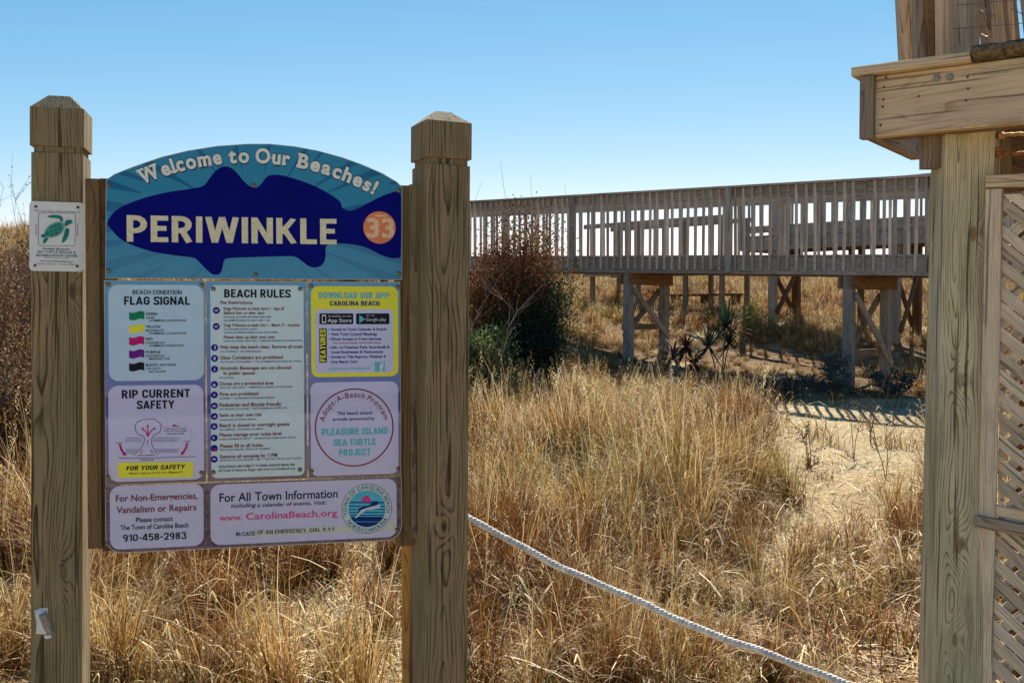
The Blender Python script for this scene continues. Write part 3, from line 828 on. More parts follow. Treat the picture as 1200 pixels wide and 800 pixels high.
rl('s', 'Please fill in all holes.', 152, 494, 562, 26); bl('s', 'POR FAVOR, RELLENE TODOS LOS AGUJEROS', 152, 545, 586)
rl('s', 'Remove all canopies by 11PM', 152, 600, 645, 27); bl('s', 'QUITAR LOS TOLDOS POR 11PM  *  QUITAR TODOS LOS TOLDOS', 152, 790, 668)
T('s', 'VIOLATIONS ARE SUBJECT TO FINES AND/OR PENALTIES', 140, 737, 720, 17, BLK, rulesp, .02)
T('s', 'All Town Ordinances Apply: visit www.CarolinaBeach.org', 140, 737, 750, 19, BLK, rulesp, .01)
icons = [('r', 124, 258, 'dog'), ('r', 123, 383, 'dog'), ('r', 110, 548, 'bin'), ('r', 110, 632, 'glass'), ('r', 110, 716, 'bottle'), ('s', 109, 68, 'dune'), ('s', 108, 150, 'fire'),
         ('s', 108, 236, 'bike'), ('s', 108, 318, 'swim'), ('s', 107, 396, 'tent'), ('s', 107, 486, 'horn'), ('s', 107, 566, 'umb'), ('s', 107, 652, 'can')]
SH = {'dog': [(-14, 8), (-12, -8), (-4, -4), (6, -4), (10, -12), (16, -8), (10, 0), (8, 12), (4, 12), (2, 4), (-8, 4), (-10, 12)],
      'bin': [(-2, -14), (10, -14), (8, 14), (0, 14)], 'glass': [(-10, -12), (10, -12), (8, 12), (-8, 12)], 'bottle': [(-6, 12), (-4, -4), (0, -16), (4, -4), (6, 12)],
      'dune': [(-16, 6), (-4, -8), (16, 12), (-10, 14)], 'fire': [(-10, 10), (0, -14), (10, 10), (0, 4)], 'bike': [(-16, 6), (-8, -6), (8, -6), (16, 6), (6, 8), (-6, 8)],
      'swim': [(-14, 8), (-4, 0), (6, -10), (12, -4), (14, 8)], 'tent': [(-14, 10), (0, -12), (14, 10), (4, 10), (0, 0), (-4, 10)], 'horn': [(-12, -4), (2, -12), (2, 12), (-12, 4)],
      'umb': [(-22, 4), (22, 4), (10, 10), (26, 26), (2, 26), (0, 8)], 'can': [(-16, 4), (-10, -8), (10, -8), (16, 4)]}
for z, x_, y_, kd in icons:
    c_ = ZL(z, x_, y_)
    ic = flat('rule_icon', circ(c_, zs(z, x_, y_, 28), 22), [tuple(range(22))], .0016, DIC, rulesp, SG)
    poly_px(z, [(x_ + a, y_ + b_) for a, b_ in SH[kd]], MAG if kd in ('umb',) else ink('icon_white', (.55, .52, .66)), rulesp, 'icon_symbol', .0019)

# --- app and sponsor plates
plate('yellow_plate', rr_px(SG, 364.3, 335.2, 467, 440.5, .022), .0009, .0003, YEL, appp, SG)
plate('lilac_plate', rr_px(SG, 369.3, 362.3, 461, 436, .012), .0013, .0003, M_plate, appp, SG)
T('p', 'DOWNLOAD OUR APP:', 125, 682, 165, 50, LCY, appp, .045, y=.0017, st=0.2)
T('p', 'CAROLINA BEACH', 210, 598, 221, 37, BLUE, appp, .035, y=.0017, st=0.2)
for x0, x1 in ((128, 393), (415, 675)):
    q = rr_px(SG, *zp('p', x0, 281), *zp('p', x1, 365), .003)
    plate('store_badge', q, .0018, .0003, BLK, appp, SG)
T('p', 'Available on the', 195, 377, 309, 14, WHT, appp, 0, y=.0022); T('p', 'App Store', 193, 380, 350, 30, WHT, appp, .01, y=.0022)
T('p', 'GET IT ON', 492, 558, 303, 9, WHT, appp, 0, y=.0022); T('p', 'Google play', 492, 650, 340, 25, WHT, appp, 0, y=.0022)
poly_px('p', [(148, 292), (180, 292), (180, 355), (148, 355)], WHT, appp, 'phone_symbol', .0021); poly_px('p', [(153, 302), (175, 302), (175, 345), (153, 345)], BLK, appp, 'phone_screen', .0023)
poly_px('p', [(440, 292), (487, 327), (440, 357)], LCY, appp, 'play_symbol', .0022)
plate('features_tag', rr_px(SG, *zp('p', 127, 398), *zp('p', 187, 664), .002), .0018, .0003, BLK, appp, SG)
for k, (s, a, b_, y_, mt) in enumerate((('\u2022 Access to Town Calendar & Events', 200, 652, 415, BLUE), ('\u2022 View Town Council Meetings', 200, 578, 453, BLUE),
        ('\u2022 Direct Access to Town Services', 200, 612, 491, BLUE), ('- PAY YOUR WATER BILL FROM YOUR PHONE', 225, 608, 518, MAG), ('\u2022 Info. on Freeman Park, Boardwalk &', 200, 678, 556, BLUE),
        ('Local Businesses & Restaurants', 221, 626, 592, BLUE), ('\u2022 Access to Tide Reports, Weather &', 200, 650, 630, BLUE), ('Live Beach Cam', 221, 424, 668, BLUE),
        ('LIKE US ON FACEBOOK', 200, 530, 720, LCY))):
    T('p', s, a, b_, y_, 11 if mt is MAG else (15 if mt is LCY else 20), mt, appp, .03, y=.0018)
poly_px('p', [(560, 660), (640, 660), (640, 735), (560, 735)], LCY, appp, 'social_badge', .0018)
T('p', 'f', 598, 630, 735, 62, WHT, appp, .05, y=.0022)
plate('lilac_plate', rr_px(SG, 363.8, 448, 467, 554.5, .022), .0009, .0003, M_plate, appp, SG)
qc = ZL('q', 402, 404); us = zs('q', 402, 404, 1)
v, f = ring(qc, us * 298, us * 308, 64); flat('red_ring', v, f, .0016, RED2, appp, SG)
T('q', 'This beach strand', 265, 540, 306, 24, BLUE, appp, .02); T('q', 'proudly sponsored by', 235, 560, 350, 22, BLUE, appp, .02)
T('q', 'PLEASURE ISLAND', 148, 664, 466, 52, CYAN, appp, .05, st=0.2); T('q', 'SEA TURTLE', 240, 568, 548, 52, CYAN, appp, .05, st=0.2); T('q', 'PROJECT', 280, 528, 628, 54, CYAN, appp, .05, st=0.2)
arc_text([('Adopt-A-Beach Program', R(168), R(13))], qc, us * 238, us * 42, RED2, appp, .0017, .008, SG)

# --- contact panel
def plate_abs(x0, y0, x1, y1, r, mat, par):
    return plate('white_plate', rr_px(SG, x0, y0, x1, y1, r), .0009, .0003, mat, par, SG)
plate_abs(128.6, 569.5, 238.8, 638.8, .028, M_plate, contact)
plate_abs(246.5, 567.6, 465, 628.5, .028, M_plate, contact)
poly_px('i', [(10, 462), (10, 428), (1085, 355), (1100, 362), (1100, 400), (1088, 412)], ink('cream_strip', (.62, .60, .48)), contact, 'cream_strip', .0013)
T('c', 'For Non-Emergencies,', 162, 768, 205, 46, RED, contact, .018); T('c', 'Vandalism or Repairs', 168, 760, 290, 46, RED, contact, .018)
T('c', 'Please contact', 313, 585, 357, 34, BLK, contact, .015); T('c', 'The Town of Carolina Beach', 197, 700, 415, 34, BLK, contact, .015)
T('c', '910-458-2983', 216, 684, 500, 52, BLK, contact, .025, st=0.16)
T('c', 'For All', 930, 1160, 207, 62, BLK, contact, .012); T('i', 'Town Information', 55, 668, 197, 62, BLK, contact, .012)
T('c', 'including', 1015, 1195, 250, 30, BLK, contact, .012, .2); T('i', 'a calendar of events, Visit:', 72, 580, 244, 28, BLK, contact, .012, .2)
T('c', 'www.', 930, 1100, 347, 42, PINK, contact, .015); T('i', 'CarolinaBeach.org', -10, 664, 338, 48, PINK, contact, .015)
T('c', 'IN CASE', 1052, 1195, 460, 30, BLK, contact, .0, st=.15); T('i', 'OF AN EMERGENCY, DIAL 9-1-1', 74, 640, 447, 30, BLK, contact, .0, st=.15)
sc_ = ZL('i', 884, 256); us = zs('i', 884, 256, 1)
flat('seal_disc', circ(sc_, us * 186, 48), [tuple(range(48))], .0016, ink('seal_rim', (.05, .16, .20)), contact, SG)
flat('seal_disc', circ(sc_, us * 182, 48), [tuple(range(48))], .0018, ink('seal_cream', (.58, .63, .62)), contact, SG)
flat('seal_sea', circ(sc_, us * 137, 40), [tuple(range(40))], .0020, ink('seal_aqua', (.10, .48, .58)), contact, SG)
# sea bands and sun of the seal
def chord(y0, y1, mat, nm, lay):
    up_, dn = [], []
    for k in range(9):
        pass
    pts = []
    for yy in [y0 + (y1 - y0) * k / 6 for k in range(7)]:
        pts.append((-math.sqrt(max(0, 136 ** 2 - yy ** 2)), yy))
    for yy in [y1 - (y1 - y0) * k / 6 for k in range(7)]:
        pts.append((math.sqrt(max(0, 136 ** 2 - yy ** 2)), yy))
    poly_px('i', [(884 + a, 256 + b_) for a, b_ in pts], mat, contact, nm, lay)
chord(60, 135, ink('seal_navy', (.01, .03, .16)), 'seal_band', .0022)
for yy, hh_ in ((-52, 12), (-22, 8), (2, 7), (24, 8), (44, 9)): chord(yy, yy + hh_, ink('seal_blue', (.02, .10, .28)), 'seal_band', .0022)
chord(95, 99, ink('seal_aqua', (.1, .5, .6)), 'seal_band', .0024)
poly_px('i', [(838 + 84 * k / 12, 205 - math.sin(math.pi * k / 12) * 48) for k in range(13)], PINK, contact, 'seal_sun', .0024)
poly_px('i', [(790, 330), (830, 280), (812, 262), (850, 230), (858, 250), (900, 232), (940, 236), (985, 225), (978, 252), (930, 262), (880, 266), (840, 295), (808, 322)], ink('seal_white', (.6, .66, .7)), contact, 'seal_marlin', .0026)
poly_px('i', [(818, 258), (850, 236), (870, 244), (905, 228), (930, 200), (955, 200), (975, 215), (940, 234), (900, 244), (845, 262), (820, 285)], ink('seal_navy', (.01, .03, .16)), contact, 'seal_marlin_back', .0028)
arc_text([('TOWN OF CAROLINA BEACH', R(196), R(-14))], sc_, us * 146, us * 27, ink('seal_text', (.02, .09, .12)), contact, .0022, .008, SG)
arc_text([('NORTH CAROLINA', R(211), R(332))], sc_, us * 174, us * 27, ink('seal_text', (.02, .09, .12)), contact, .0022, .008, SG, bottom=True)

# --- timber of the sign
def post_mesh(prof_, ch=.005):
    v = []; f = []
    for z_, hw in prof_:
        c = min(ch, hw * .3)
        for x_, y_ in ((-hw + c, -hw), (hw - c, -hw), (hw, -hw + c), (hw, hw - c), (hw - c, hw), (-hw + c, hw), (-hw, hw - c), (-hw, -hw + c)):
            v.append((x_, y_, z_))
    N = len(prof_)
    for i in range(N - 1):
        for k in range(8):
            k2 = (k + 1) % 8; f.append((i * 8 + k, i * 8 + k2, (i + 1) * 8 + k2, (i + 1) * 8 + k))
    f.append(tuple(range((N - 1) * 8, N * 8))); f.append(tuple(reversed(range(8))))
    return mesh('post', v, f)
def sign_post(ctop, cbot, th, side, ys, hwtop, W_=.14, mat=None):
    """ctop/cbot: front corner (side +1 right, -1 left) at two heights; ys = pixel heights of groove bottom, top, shoulder, tip"""
    a = (ctop - cbot).normalized(); x = Vector((math.cos(th), math.sin(th), 0)); x = (x - a * x.dot(a)).normalized(); y = a.cross(x)
    h = W_ / 2
    t0 = cbot.z / a.z
    base = cbot - a * (t0 + .15) - x * side * h + y * h
    M = Matrix((x, y, a)).transposed().to_4x4(); M.translation = base
    px_ = 600 + ctop.x / ctop.y * F
    zz = [(W(px_, q, ctop.y).z + .15) / a.z for q in ys]
    g0, g1, sh, tp = zz
    prof_ = [(0, h), (.6, h * 1.004), (1.2, h * .998), (g0 - .002, h), (g0, h - .006), (g1, h - .006), (g1 + .002, h * 1.05), (sh, h * 1.05), (tp, hwtop)]
    return post_mesh(prof_), M
me, MP1 = sign_post(W(97, 150, 3.0), W(96, 790, 2.985), R(13), 1, (180, 173.5, 128, 111), .033)
postL = link('post', me, M_postL, sign, MP1)
me, MP2 = sign_post(W(501, 160, 3.07), W(497.5, 790, 3.055), R(25), -1, (190.5, 184, 140, 125.5), .027)
postR = link('post', me, M_postR, sign, MP2)
def vb(px0, px1, pyt, pyb, y0, t_, mat, name='batten'):
    a = SG.L(px0, pyt, y0); c_ = SG.L(px1, pyt, y0); e_ = SG.L(px0, pyb, y0)
    xm = (a.x + c_.x) / 2
    p0 = SG.M @ Vector((xm, y0 + t_ / 2, e_.y)); p1 = SG.M @ Vector((xm, y0 + t_ / 2, a.y))
    return board(name, p0, p1, c_.x - a.x, t_, SG.ex, mat, sign)
vb(99.5, 116, 209, 643, .016, .04, M_batten)
vb(116.5, 137, 209, 646, .022, .038, M_dark)
vb(480, 497.5, 216, 630, -.008, .04, M_post)
vb(462, 484, 217, 640, .012, .038, M_batten)
vb(471, 482.5, 600, 1000, .075, .03, M_orange, 'brace_board')
for py in (250, 400, 540, 610):            # horizontal backing rails behind the panels
    zc = SG.L(300, py).y
    board('backing_rail', SG.M @ Vector((SG.L(118, py).x, .010 + .0445, zc)), SG.M @ Vector((SG.L(486, py).x, .010 + .0445, zc)), .07, .018, SG.ez, M_dark, sign)
# post details: nail holes and knots
def stud(parent, p, n_, r=.004, mat=None, name='nail', h_=.002):
    mb = MB(); n_ = Vector(n_).normalized(); p = Vector(p)
    mb.tube([p - n_ * .002, p + n_ * h_, p + n_ * (h_ + .0006)], [r, r, r * .7], 8)
    link(name, mb.mesh(name), mat or M_nail, parent, Matrix.Identity(4))
def on_face(M, h, px, py):
    """point where the pixel's ray meets the front face of a post"""
    y = (M.to_3x3() @ Vector((0, 1, 0))); o = M.translation - y * h
    r = ray(px, py); t = (o - EYE).dot(y) / r.dot(y); return EYE + r * t, -y
for M_, pts in ((MP1, ((84, 340), (74, 657), (72, 662))), (MP2, ((535, 161), (520, 613)))):
    for px, py in pts:
        p, n_ = on_face(M_, .07, px, py); stud(sign, p, n_, .0045)

# --- turtle plaque on the left post
y1 = MP1.to_3x3() @ Vector((0, 1, 0)); x1 = MP1.to_3x3() @ Vector((1, 0, 0)); z1 = MP1.to_3x3() @ Vector((0, 0, 1))
TP = Plane(MP1.translation - y1 * (.07 * 1.05 + .004), x1, z1)
pc = TP.L(66, 319)
TP.M.translation = TP.o + TP.ex * pc.x + TP.ez * pc.y
TP.o = TP.M.translation.copy()
plq = empty('turtle_plaque', TP.M, 'small white plaque with a green sea turtle, screwed to the left sign post', 'plaque')
M_pl = plain('plaque_white', (.70, .69, .68), .45, 0, .12, 30)
a = TP.L(34.3, 235.5); b_ = TP.L(98.3, 318.5)
face = plate('plaque_face', rrect(a.x, b_.y, b_.x, a.y, .012), .0, .0022, M_pl, plq, TP)
def Tt(s, x0, x1_, yb, cap, mt, bold=.0): text('t', s, x0, x1_, yb, cap, mt, face, bold, y=.0012, PL=TP)
TG = ink('plaque_teal', (.01, .16, .17)); TB = ink('plaque_blue', (.03, .09, .16))
Tt('This area kept clean in honor of', 80, 538, 150, 17, TB)
Tt('KAREN BEASLEY', 170, 442, 528, 20, TB, .01); Tt('SEA TURTLE RESCUE &', 118, 494, 558, 22, TG, .01); Tt('REHABILITATION CENTER', 104, 512, 592, 22, TB, .01)
Tt('Surf City, North Carolina', 180, 428, 612, 13, GRY); Tt('www.seaturtlehospital.org', 144, 452, 645, 15, TB, .01); Tt('Sponsor: Pleasure - Carolina Beach', 116, 488, 672, 14, GRY)
q = [ZL('t', x_, y_, TP) for x_, y_ in ((128, 172), (138, 165), (480, 168), (493, 178), (488, 480), (478, 490), (140, 488), (126, 478))]
v, f = stroke(q + [q[0]], .0012); flat('frame_line', v, f, .0011, GRY, face, TP)
poly_px('t', [(180, 370), (200, 320), (240, 280), (300, 252), (350, 250), (380, 275), (385, 320), (360, 365), (310, 398), (250, 412), (205, 405)], MINT, face, 'turtle_shell_rim', .0011, TP, 3)
poly_px('t', [(194, 370), (212, 328), (248, 293), (304, 266), (344, 263), (366, 283), (370, 318), (348, 355), (306, 384), (250, 398), (212, 393)], TEAL, face, 'turtle_shell', .0013, TP, 3)
for pts in ([(215, 200), (250, 188), (310, 186), (350, 196), (370, 225), (362, 252), (345, 246), (335, 225), (290, 216), (240, 212)],
            [(385, 275), (400, 240), (440, 232), (462, 245), (462, 262), (440, 275), (410, 290), (395, 300)],
            [(398, 318), (425, 320), (432, 350), (418, 400), (395, 440), (360, 460), (362, 430), (378, 380)],
            [(155, 382), (190, 372), (205, 400), (180, 412), (158, 400)], [(205, 408), (225, 412), (205, 450), (182, 470), (172, 450), (180, 425)]):
    poly_px('t', pts, TEAL, face, 'turtle_limb', .0013, TP, 3)
for pts in ([(225, 312), (245, 395)], [(262, 285), (285, 390)], [(305, 266), (330, 368)], [(345, 264), (362, 335)], [(205, 345), (370, 285)], [(220, 380), (372, 320)]):
    line_px('t', pts, .0008, MINT, face, 'shell_line', .0015, TP)
for x_, y_ in ((102, 103), (517, 110), (93, 683), (509, 690)):
    c_ = ZL('t', x_, y_, TP); stud(plq, TP.M @ Vector((c_.x, -.0005, c_.y)), -TP.n, .0042, M_nail, 'screw', .0015)
flush_text(); TQ.clear()
# vertical words: stacked letters turned a quarter
def vtext(z, s, x, y0, y1_, cap, mat, parent, y, PL, bold=.03, down=False):
    glyph_src({('H', 0.0)}); v, f, l0, l1 = cap_string(s, .2 if bold else .12)
    capH = 1.0
    p0 = ZL(z, x, y0, PL); ln = abs((ZL(z, x, y1_, PL) - p0).y); cw = abs((ZL(z, x + cap, y0, PL) - p0).x)
    sg = -1 if down else 1
    vv = [(p0.x - sg * q.y * cw / capH, p0.y + sg * (q.x - l0) * ln / (l1 - l0), q.z) for q in v]
    flat('lettering', vv, f, y, mat, parent, PL)
vtext('p', 'FEATURES', 178, 655, 405, 42, YEL, appp, .0023, SG, .035)
vtext('t', 'RESCUE', 112, 380, 270, 14, GRY, face, .0012, TP, .0); vtext('t', 'RELEASE', 506, 272, 395, 14, GRY, face, .0012, TP, .0, True)

# --- wad of paper stuck on the left post
p0, n_ = on_face(MP1, .07, 51, 730)
wad = empty('paper_wad', Matrix.Translation(p0 - Vector((0, 0, .04))), 'crumpled white paper scrap stuck on the left sign post below the sign', 'paper')
rnd = random.Random(3)
def crumple(name, outline, th, mat):
    q = [on_face(MP1, .07, *p)[0] for p in outline]
    c_ = sum(q, Vector()) / len(q)
    v = [c_ + n_ * th]; f = []
    N = len(q)
    for p in q: v.append(p + n_ * .001)
    for k, p in enumerate(q): v.append(c_ + (p - c_) * (.62 + .2 * rnd.random()) + n_ * th * (.55 + .7 * rnd.random()))
    for k in range(N):
        k2 = (k + 1) % N
        f += [(1 + k, 1 + N + k, 1 + N + k2), (1 + k, 1 + N + k2, 1 + k2), (0, 1 + N + k2, 1 + N + k)]
    link(name, mesh(name, v, f), mat, wad, Matrix.Identity(4))
crumple('white_sheet', [(40.5, 715), (48, 712), (56, 711.5), (57, 720), (62, 738), (54, 743), (42, 742), (43, 730)], .010, M_paper)
crumple('grey_fold', [(45, 717), (55, 713), (60, 730), (63.5, 741), (56, 744), (51, 735)], .016, M_paper2)
crumple('torn_corner', [(51, 743), (60, 742), (62, 746), (56, 748), (52, 747)], .008, M_paper)

# ------------------------------------------------------------------ rope from the right sign post
ra = W(540, 603, 3.15); rb = W(985, 797, 2.85); rc = W(1078, 838, 2.93)
mid = (ra + rb) / 2 - Vector((0, 0, .058))
def rope_pt(t):
    if t <= 1: return ra * (1 - t) ** 2 + mid * 2 * t * (1 - t) + rb * t * t
    d_ = rb - mid; return rb + d_ * 2 * (t - 1) + Vector((0, 0, .0))
mb = MB(); NR = 330; tm = 1.22
for s in range(3):
    pts = []
    for k in range(NR + 1):
        t_ = tm * k / NR; p = rope_pt(t_) + Vector((0, 0, .003 * math.sin(t_ * 17) + .0015 * math.sin(t_ * 41))); tg = (rope_pt(t_ + .01) - rope_pt(t_)).normalized()
        s_ = tg.cross(Vector((0, 0, 1))).normalized(); u_ = s_.cross(tg)
        a_ = 2 * math.pi * (k / 9.0 + s / 3) + .3 * math.sin(k * .11)
        pts.append(p + (s_ * math.cos(a_) + u_ * math.sin(a_)) * .0056)
    mb.tube(pts, .0062, 6)
setp(link('rope', mb.mesh('rope', True), M_rope), 'thick twisted white rope running from the right sign post down to the right', 'rope')

# ------------------------------------------------------------------ timber stair structure at the right edge
I4 = Matrix.Identity(4)
st_o = W(1120, 400, 3.1); st_o.z = 0
ST = empty('deck_stair_frame', Matrix.Translation(st_o), 'large weathered wooden deck frame at the right edge with beam, square post and lattice', 'deck frame')
bd = Vector((.813, -.582, 0))              # along the beam, towards the right and the camera
bn = Vector((.582, .813, 0))               # away from the camera
UPV = Vector((0, 0, 1))
# square post: front right corner line 1163 -> 1143, front left 1108
ct = W(1108, 170, 3.02); cb = W(1093, 790, 2.98)
a = (ct - cb).normalized(); th = R(-6); x = Vector((math.cos(th), math.sin(th), 0)); x = (x - a * x.dot(a)).normalized(); y = a.cross(x)
hw = .0705
base = cb - a * (cb.z / a.z + .2) + x * hw + y * hw
MS = Matrix((x, y, a)).transposed().to_4x4(); MS.translation = base
ztop = (W(1130, 150, 3.0).z + .2) / a.z
link('post', post_mesh([(0, hw), (.7, hw * 1.01), (1.5, hw), (2.0, hw * .995), (ztop, hw)], .004), M_post2, ST, MS)
# corbel block notched in at the top left of the post
p0 = W(1096, 196, 3.05); p1 = W(1096, 156, 3.05)
board('block', p0 + Vector((.008, .03, 0)), p1 + Vector((.008, .03, 0)), .070, .05, (1, 0, 0), M_end, ST)
# beam
B0 = W(1026, 125, 3.07)
bh = (W(1026, 89.5, 3.07) - W(1026, 161, 3.07)).z
board('beam', B0 + bn * .02, B0 + bn * .02 + bd * 1.3, bh, .04, UPV, M_beam, ST, .004)
board('inner_beam', B0 + bn * .075 + bd * .01, B0 + bn * .075 + bd * 1.3, bh, .04, UPV, M_brown, ST, .003)
e0 = B0 - bd * .021
board('end_board', e0 + bn * -.004 - UPV * (bh / 2 + .004), e0 + bn * -.004 + UPV * (bh / 2 - .002), .04, .04, bd, M_end, ST, .004)
board('end_joist', e0 + bn * .02, e0 + bn * .55, bh, .038, UPV, M_end, ST)
zc_ = B0.z + bh / 2 + .0145
cpos = B0 - bd * .062 + bn * .035; cpos.z = zc_
ln = 0.33
board('cap_board', cpos, cpos + bd * ln, .14, .027, bn, M_beam, ST, .003)
mb = MB(); N = 60; secs = []
for k in range(N + 1):
    p = cpos + bd * (ln + .004 + 1.1 * k / N) + UPV * .010
    for j in range(10):
        an = 6.283 * j / 10; q = Vector((math.cos(an), math.sin(an))); e_ = .055 if False else 1
        rx_ = .078 * abs(q.x) ** .45 * (1 if q.x > 0 else -1); rz_ = .021 * abs(q.y) ** .5 * (1 if q.y > 0 else -1)
        nz_ = mnoise.noise(Vector((k * .35, j * .9, 0))) * .008 + mnoise.noise(Vector((k * 1.3, j * 2.1, 5))) * .004
        mb.v.append(p + bn * (rx_ + nz_) + UPV * (rz_ + nz_))
for k in range(N):
    for j in range(10): mb.f.append((k * 10 + j, (k + 1) * 10 + j, (k + 1) * 10 + (j + 1) % 10, k * 10 + (j + 1) % 10))
mb.f.append(tuple(range(10))); mb.f.append(tuple(N * 10 + j for j in reversed(range(10))))
link('mossy_board', mb.mesh('mossy_board', True), M_moss, ST, I4)
# nails and bolts on the beam
def on_beam(px, py):
    o = B0; r = ray(px, py); t = (o - EYE).dot(bn) / r.dot(bn); return EYE + r * t
for px, py in ((1038.5, 91), (1036, 102.5), (1035.5, 117), (1034.5, 125.5), (1032, 147), (1076.5, 113), (1134, 90.5), (1134.5, 104), (1132, 118)):
    stud(ST, on_beam(px, py), -bn, .0035)
for px, py in ((1098, 91.5), (1113.5, 90.5)):
    p = on_beam(px, py); mb = MB(); mb.tube([p, p - bn * .003], .0115, 16); mb.tube([p - bn * .003, p - bn * .007, p - bn * .008], [.0065, .006, .003], 12)
    link('bolt', mb.mesh('bolt'), M_washer, ST, I4)
# uprights above the beam
def upr(name, xa, xb, yb, xat, xbt, Y, t_, mat, up_=.75, ydir=None):
    """board whose face spans xa..xb at pixel height yb and xat..xbt at the top of the picture"""
    p0 = (W(xa, yb, Y) + W(xb, yb, Y)) / 2; q = (W(xat, 0, Y) + W(xbt, 0, Y)) / 2
    d_ = (q - p0).normalized()
    wd = (W(xb, yb, Y) - W(xa, yb, Y)).length
    board(name, p0 - d_ * .02, p0 + d_ * up_, wd, t_, ydir or (1, 0, 0), mat, ST)
upr('picket', 1054.5, 1070, 70, 1050, 1067, 3.32, .035, M_picket)
upr('picket', 1071, 1083, 66, 1070, 1082, 3.22, .035, M_picket)
upr('picket', 1084, 1099, 65, 1081, 1099, 3.20, .03, M_brown)
upr('picket', 1099, 1116, 64, 1098, 1115, 3.16, .04, M_beam)
upr('railing_post', 1117, 1141, 60, 1116, 1139, 3.12, .09, M_picket)
upr('leaning_board', 1153, 1178, 60, 1145, 1172, 3.18, .035, M_picket)
upr('leaning_board', 1178, 1194, 58, 1172, 1189, 3.22, .035, M_picket)
upr('picket', 1204, 1232, 52, 1197, 1228, 3.05, .035, M_picket)
upr('picket', 1244, 1268, 50, 1240, 1266, 2.95, .035, M_picket)
# wire mesh strands
for (xa, ya, xb, yb) in ((1120, 6, 1260, -8), (1116, 34, 1260, 20), (1143, -4, 1166, 20), (1147, 38, 1163, 44), (1184, 10, 1262, 44), (1150, 12, 1163, 21)):
    mb = MB(); A = W(xa, ya, 3.07); B_ = W(xb, yb, 3.0); mb.tube([A, (A + B_) / 2 - UPV * .004, B_], .0012, 5)
    link('wire', mb.mesh('wire'), M_wire, ST, I4)
# opening below the beam: small upright, rusty rods
lat0 = W(1156, 214, 2.98)
upr2 = lambda nm, xa, xb, ya, yb_, Y, t_, mat: board(nm, (W(xa, yb_, Y) + W(xb, yb_, Y)) / 2, (W(xa, ya, Y) + W(xb, ya, Y)) / 2, (W(xb, ya, Y) - W(xa, ya, Y)).length, t_, (1, 0, 0), mat, ST)
upr2('upright', 1158, 1169, 146, 212, 3.05, .04, M_picket)
upr2('upright', 1168, 1181, 146, 212, 3.09, .05, M_batten)
def rod(xa, ya, xb, yb, Y0, Y1, r, mat):
    mb = MB(); A = W(xa, ya, Y0); B_ = W(xb, yb, Y1); N = 40
    pts = [A + (B_ - A) * k / N + UPV * .0012 * math.sin(k * 2.2) for k in range(N + 1)]
    mb.tube(pts, [r * (1 + .10 * math.sin(k * 3.9)) for k in range(N + 1)], 8); return link('rod', mb.mesh('rod', True), mat, ST, I4)
rod(1171, 158.5, 1330, 150, 3.02, 2.65, .006, M_rod)
rod(1174, 180.5, 1330, 176, 3.02, 2.65, .0062, M_rust)
mb = MB(); mb.tube([W(1169, 159, 3.02), W(1176, 158.5, 3.02)], .011, 10); link('rod_collar', mb.mesh('rod_collar', True), M_rod, ST, I4)
mb = MB()
for k in range(7):
    c_ = W(1168 + k * .9, 175 + (k % 3) * 4, 3.015); mb.tube([c_ - Vector((.004, 0, .004)), c_, c_ + Vector((.006, 0, .002))], [.003, .006, .003], 6)
link('rust_clump', mb.mesh('rust_clump'), M_rust, ST, I4)
mb = MB(); mb.tube([W(1166, 186, 3.02), W(1165.5, 210, 3.02)], .0018, 6); link('wire', mb.mesh('wire'), M_rust, ST, I4)

# ------------------------------------------------------------------ lattice screen
LD = Vector((.87, -.49, 0)).normalized()
LPn = Plane(W(1160, 400, 2.98), LD, UPV); LPn.o.z = 0; LPn.M.translation = LPn.o
LT = empty('lattice_screen', LPn.M, 'diagonal wooden lattice screen in a board frame filling the lower right corner', 'lattice')
def lb(nm, u0, z0, u1, z1, wd, y0, t_, mat, wdir, par=None, ch=.002):
    p0 = LPn.M @ Vector((u0, y0, z0)); p1 = LPn.M @ Vector((u1, y0, z1))
    return board(nm, p0, p1, wd, t_, LPn.M.to_3x3() @ Vector(wdir), mat, par or LT, ch)
top = LPn.L(1178, 221); midp = LPn.L(1160, 600); bot = LPn.L(1150, 790)
s0 = LPn.L(1155.5, 222); s1 = LPn.L(1176, 222); s2 = LPn.L(1144, 790); s3 = LPn.L(1162, 790)
sa = (s0 + s1) / 2; sb = (s2 + s3) / 2; dd = (sb - sa) / (sa.y - sb.y)
lb('stile', sa.x + dd.x * (sa.y - .08), .08, sa.x, sa.y, (s1 - s0).x, .0, .03, M_slat, (1, 0, 0))
zt1 = LPn.L(1165, 213.5).y
tr = lb('top_rail', s0.x + .001, zt1, .95, zt1 - .004, .036, -.004, .034, M_beam, (0, 0, 1))
zm = LPn.L(1165, 596).y; zm2 = LPn.L(1165, 612).y
lb('middle_rail', LPn.L(1164, 600).x, zm - .002, .95, zm - .095, .034, .004, .028, M_beam, (0, 0, 1))
lb('middle_rail', LPn.L(1145, 612).x, zm2 + .004, .95, zm2 - .100, .034, -.016, .034, M_picket, (0, 0, 1))
lb('bottom_rail', sb.x - .02, .10, .95, .10, .05, -.004, .034, M_slat, (0, 0, 1))
lb('stile', .93, .08, .93, zt1 - .02, .05, .0, .03, M_slat, (1, 0, 0))
def clip(poly, nx_, nz_, c_):
    out = []
    for i in range(len(poly)):
        a, b_ = poly[i - 1], poly[i]; da = a[0] * nx_ + a[1] * nz_ - c_; db = b_[0] * nx_ + b_[1] * nz_ - c_
        if (da <= 0) != (db <= 0):
            t_ = da / (da - db); out.append((a[0] + (b_[0] - a[0]) * t_, a[1] + (b_[1] - a[1]) * t_))
        if db <= 0: out.append(b_)
    return out
rnl = random.Random(11)
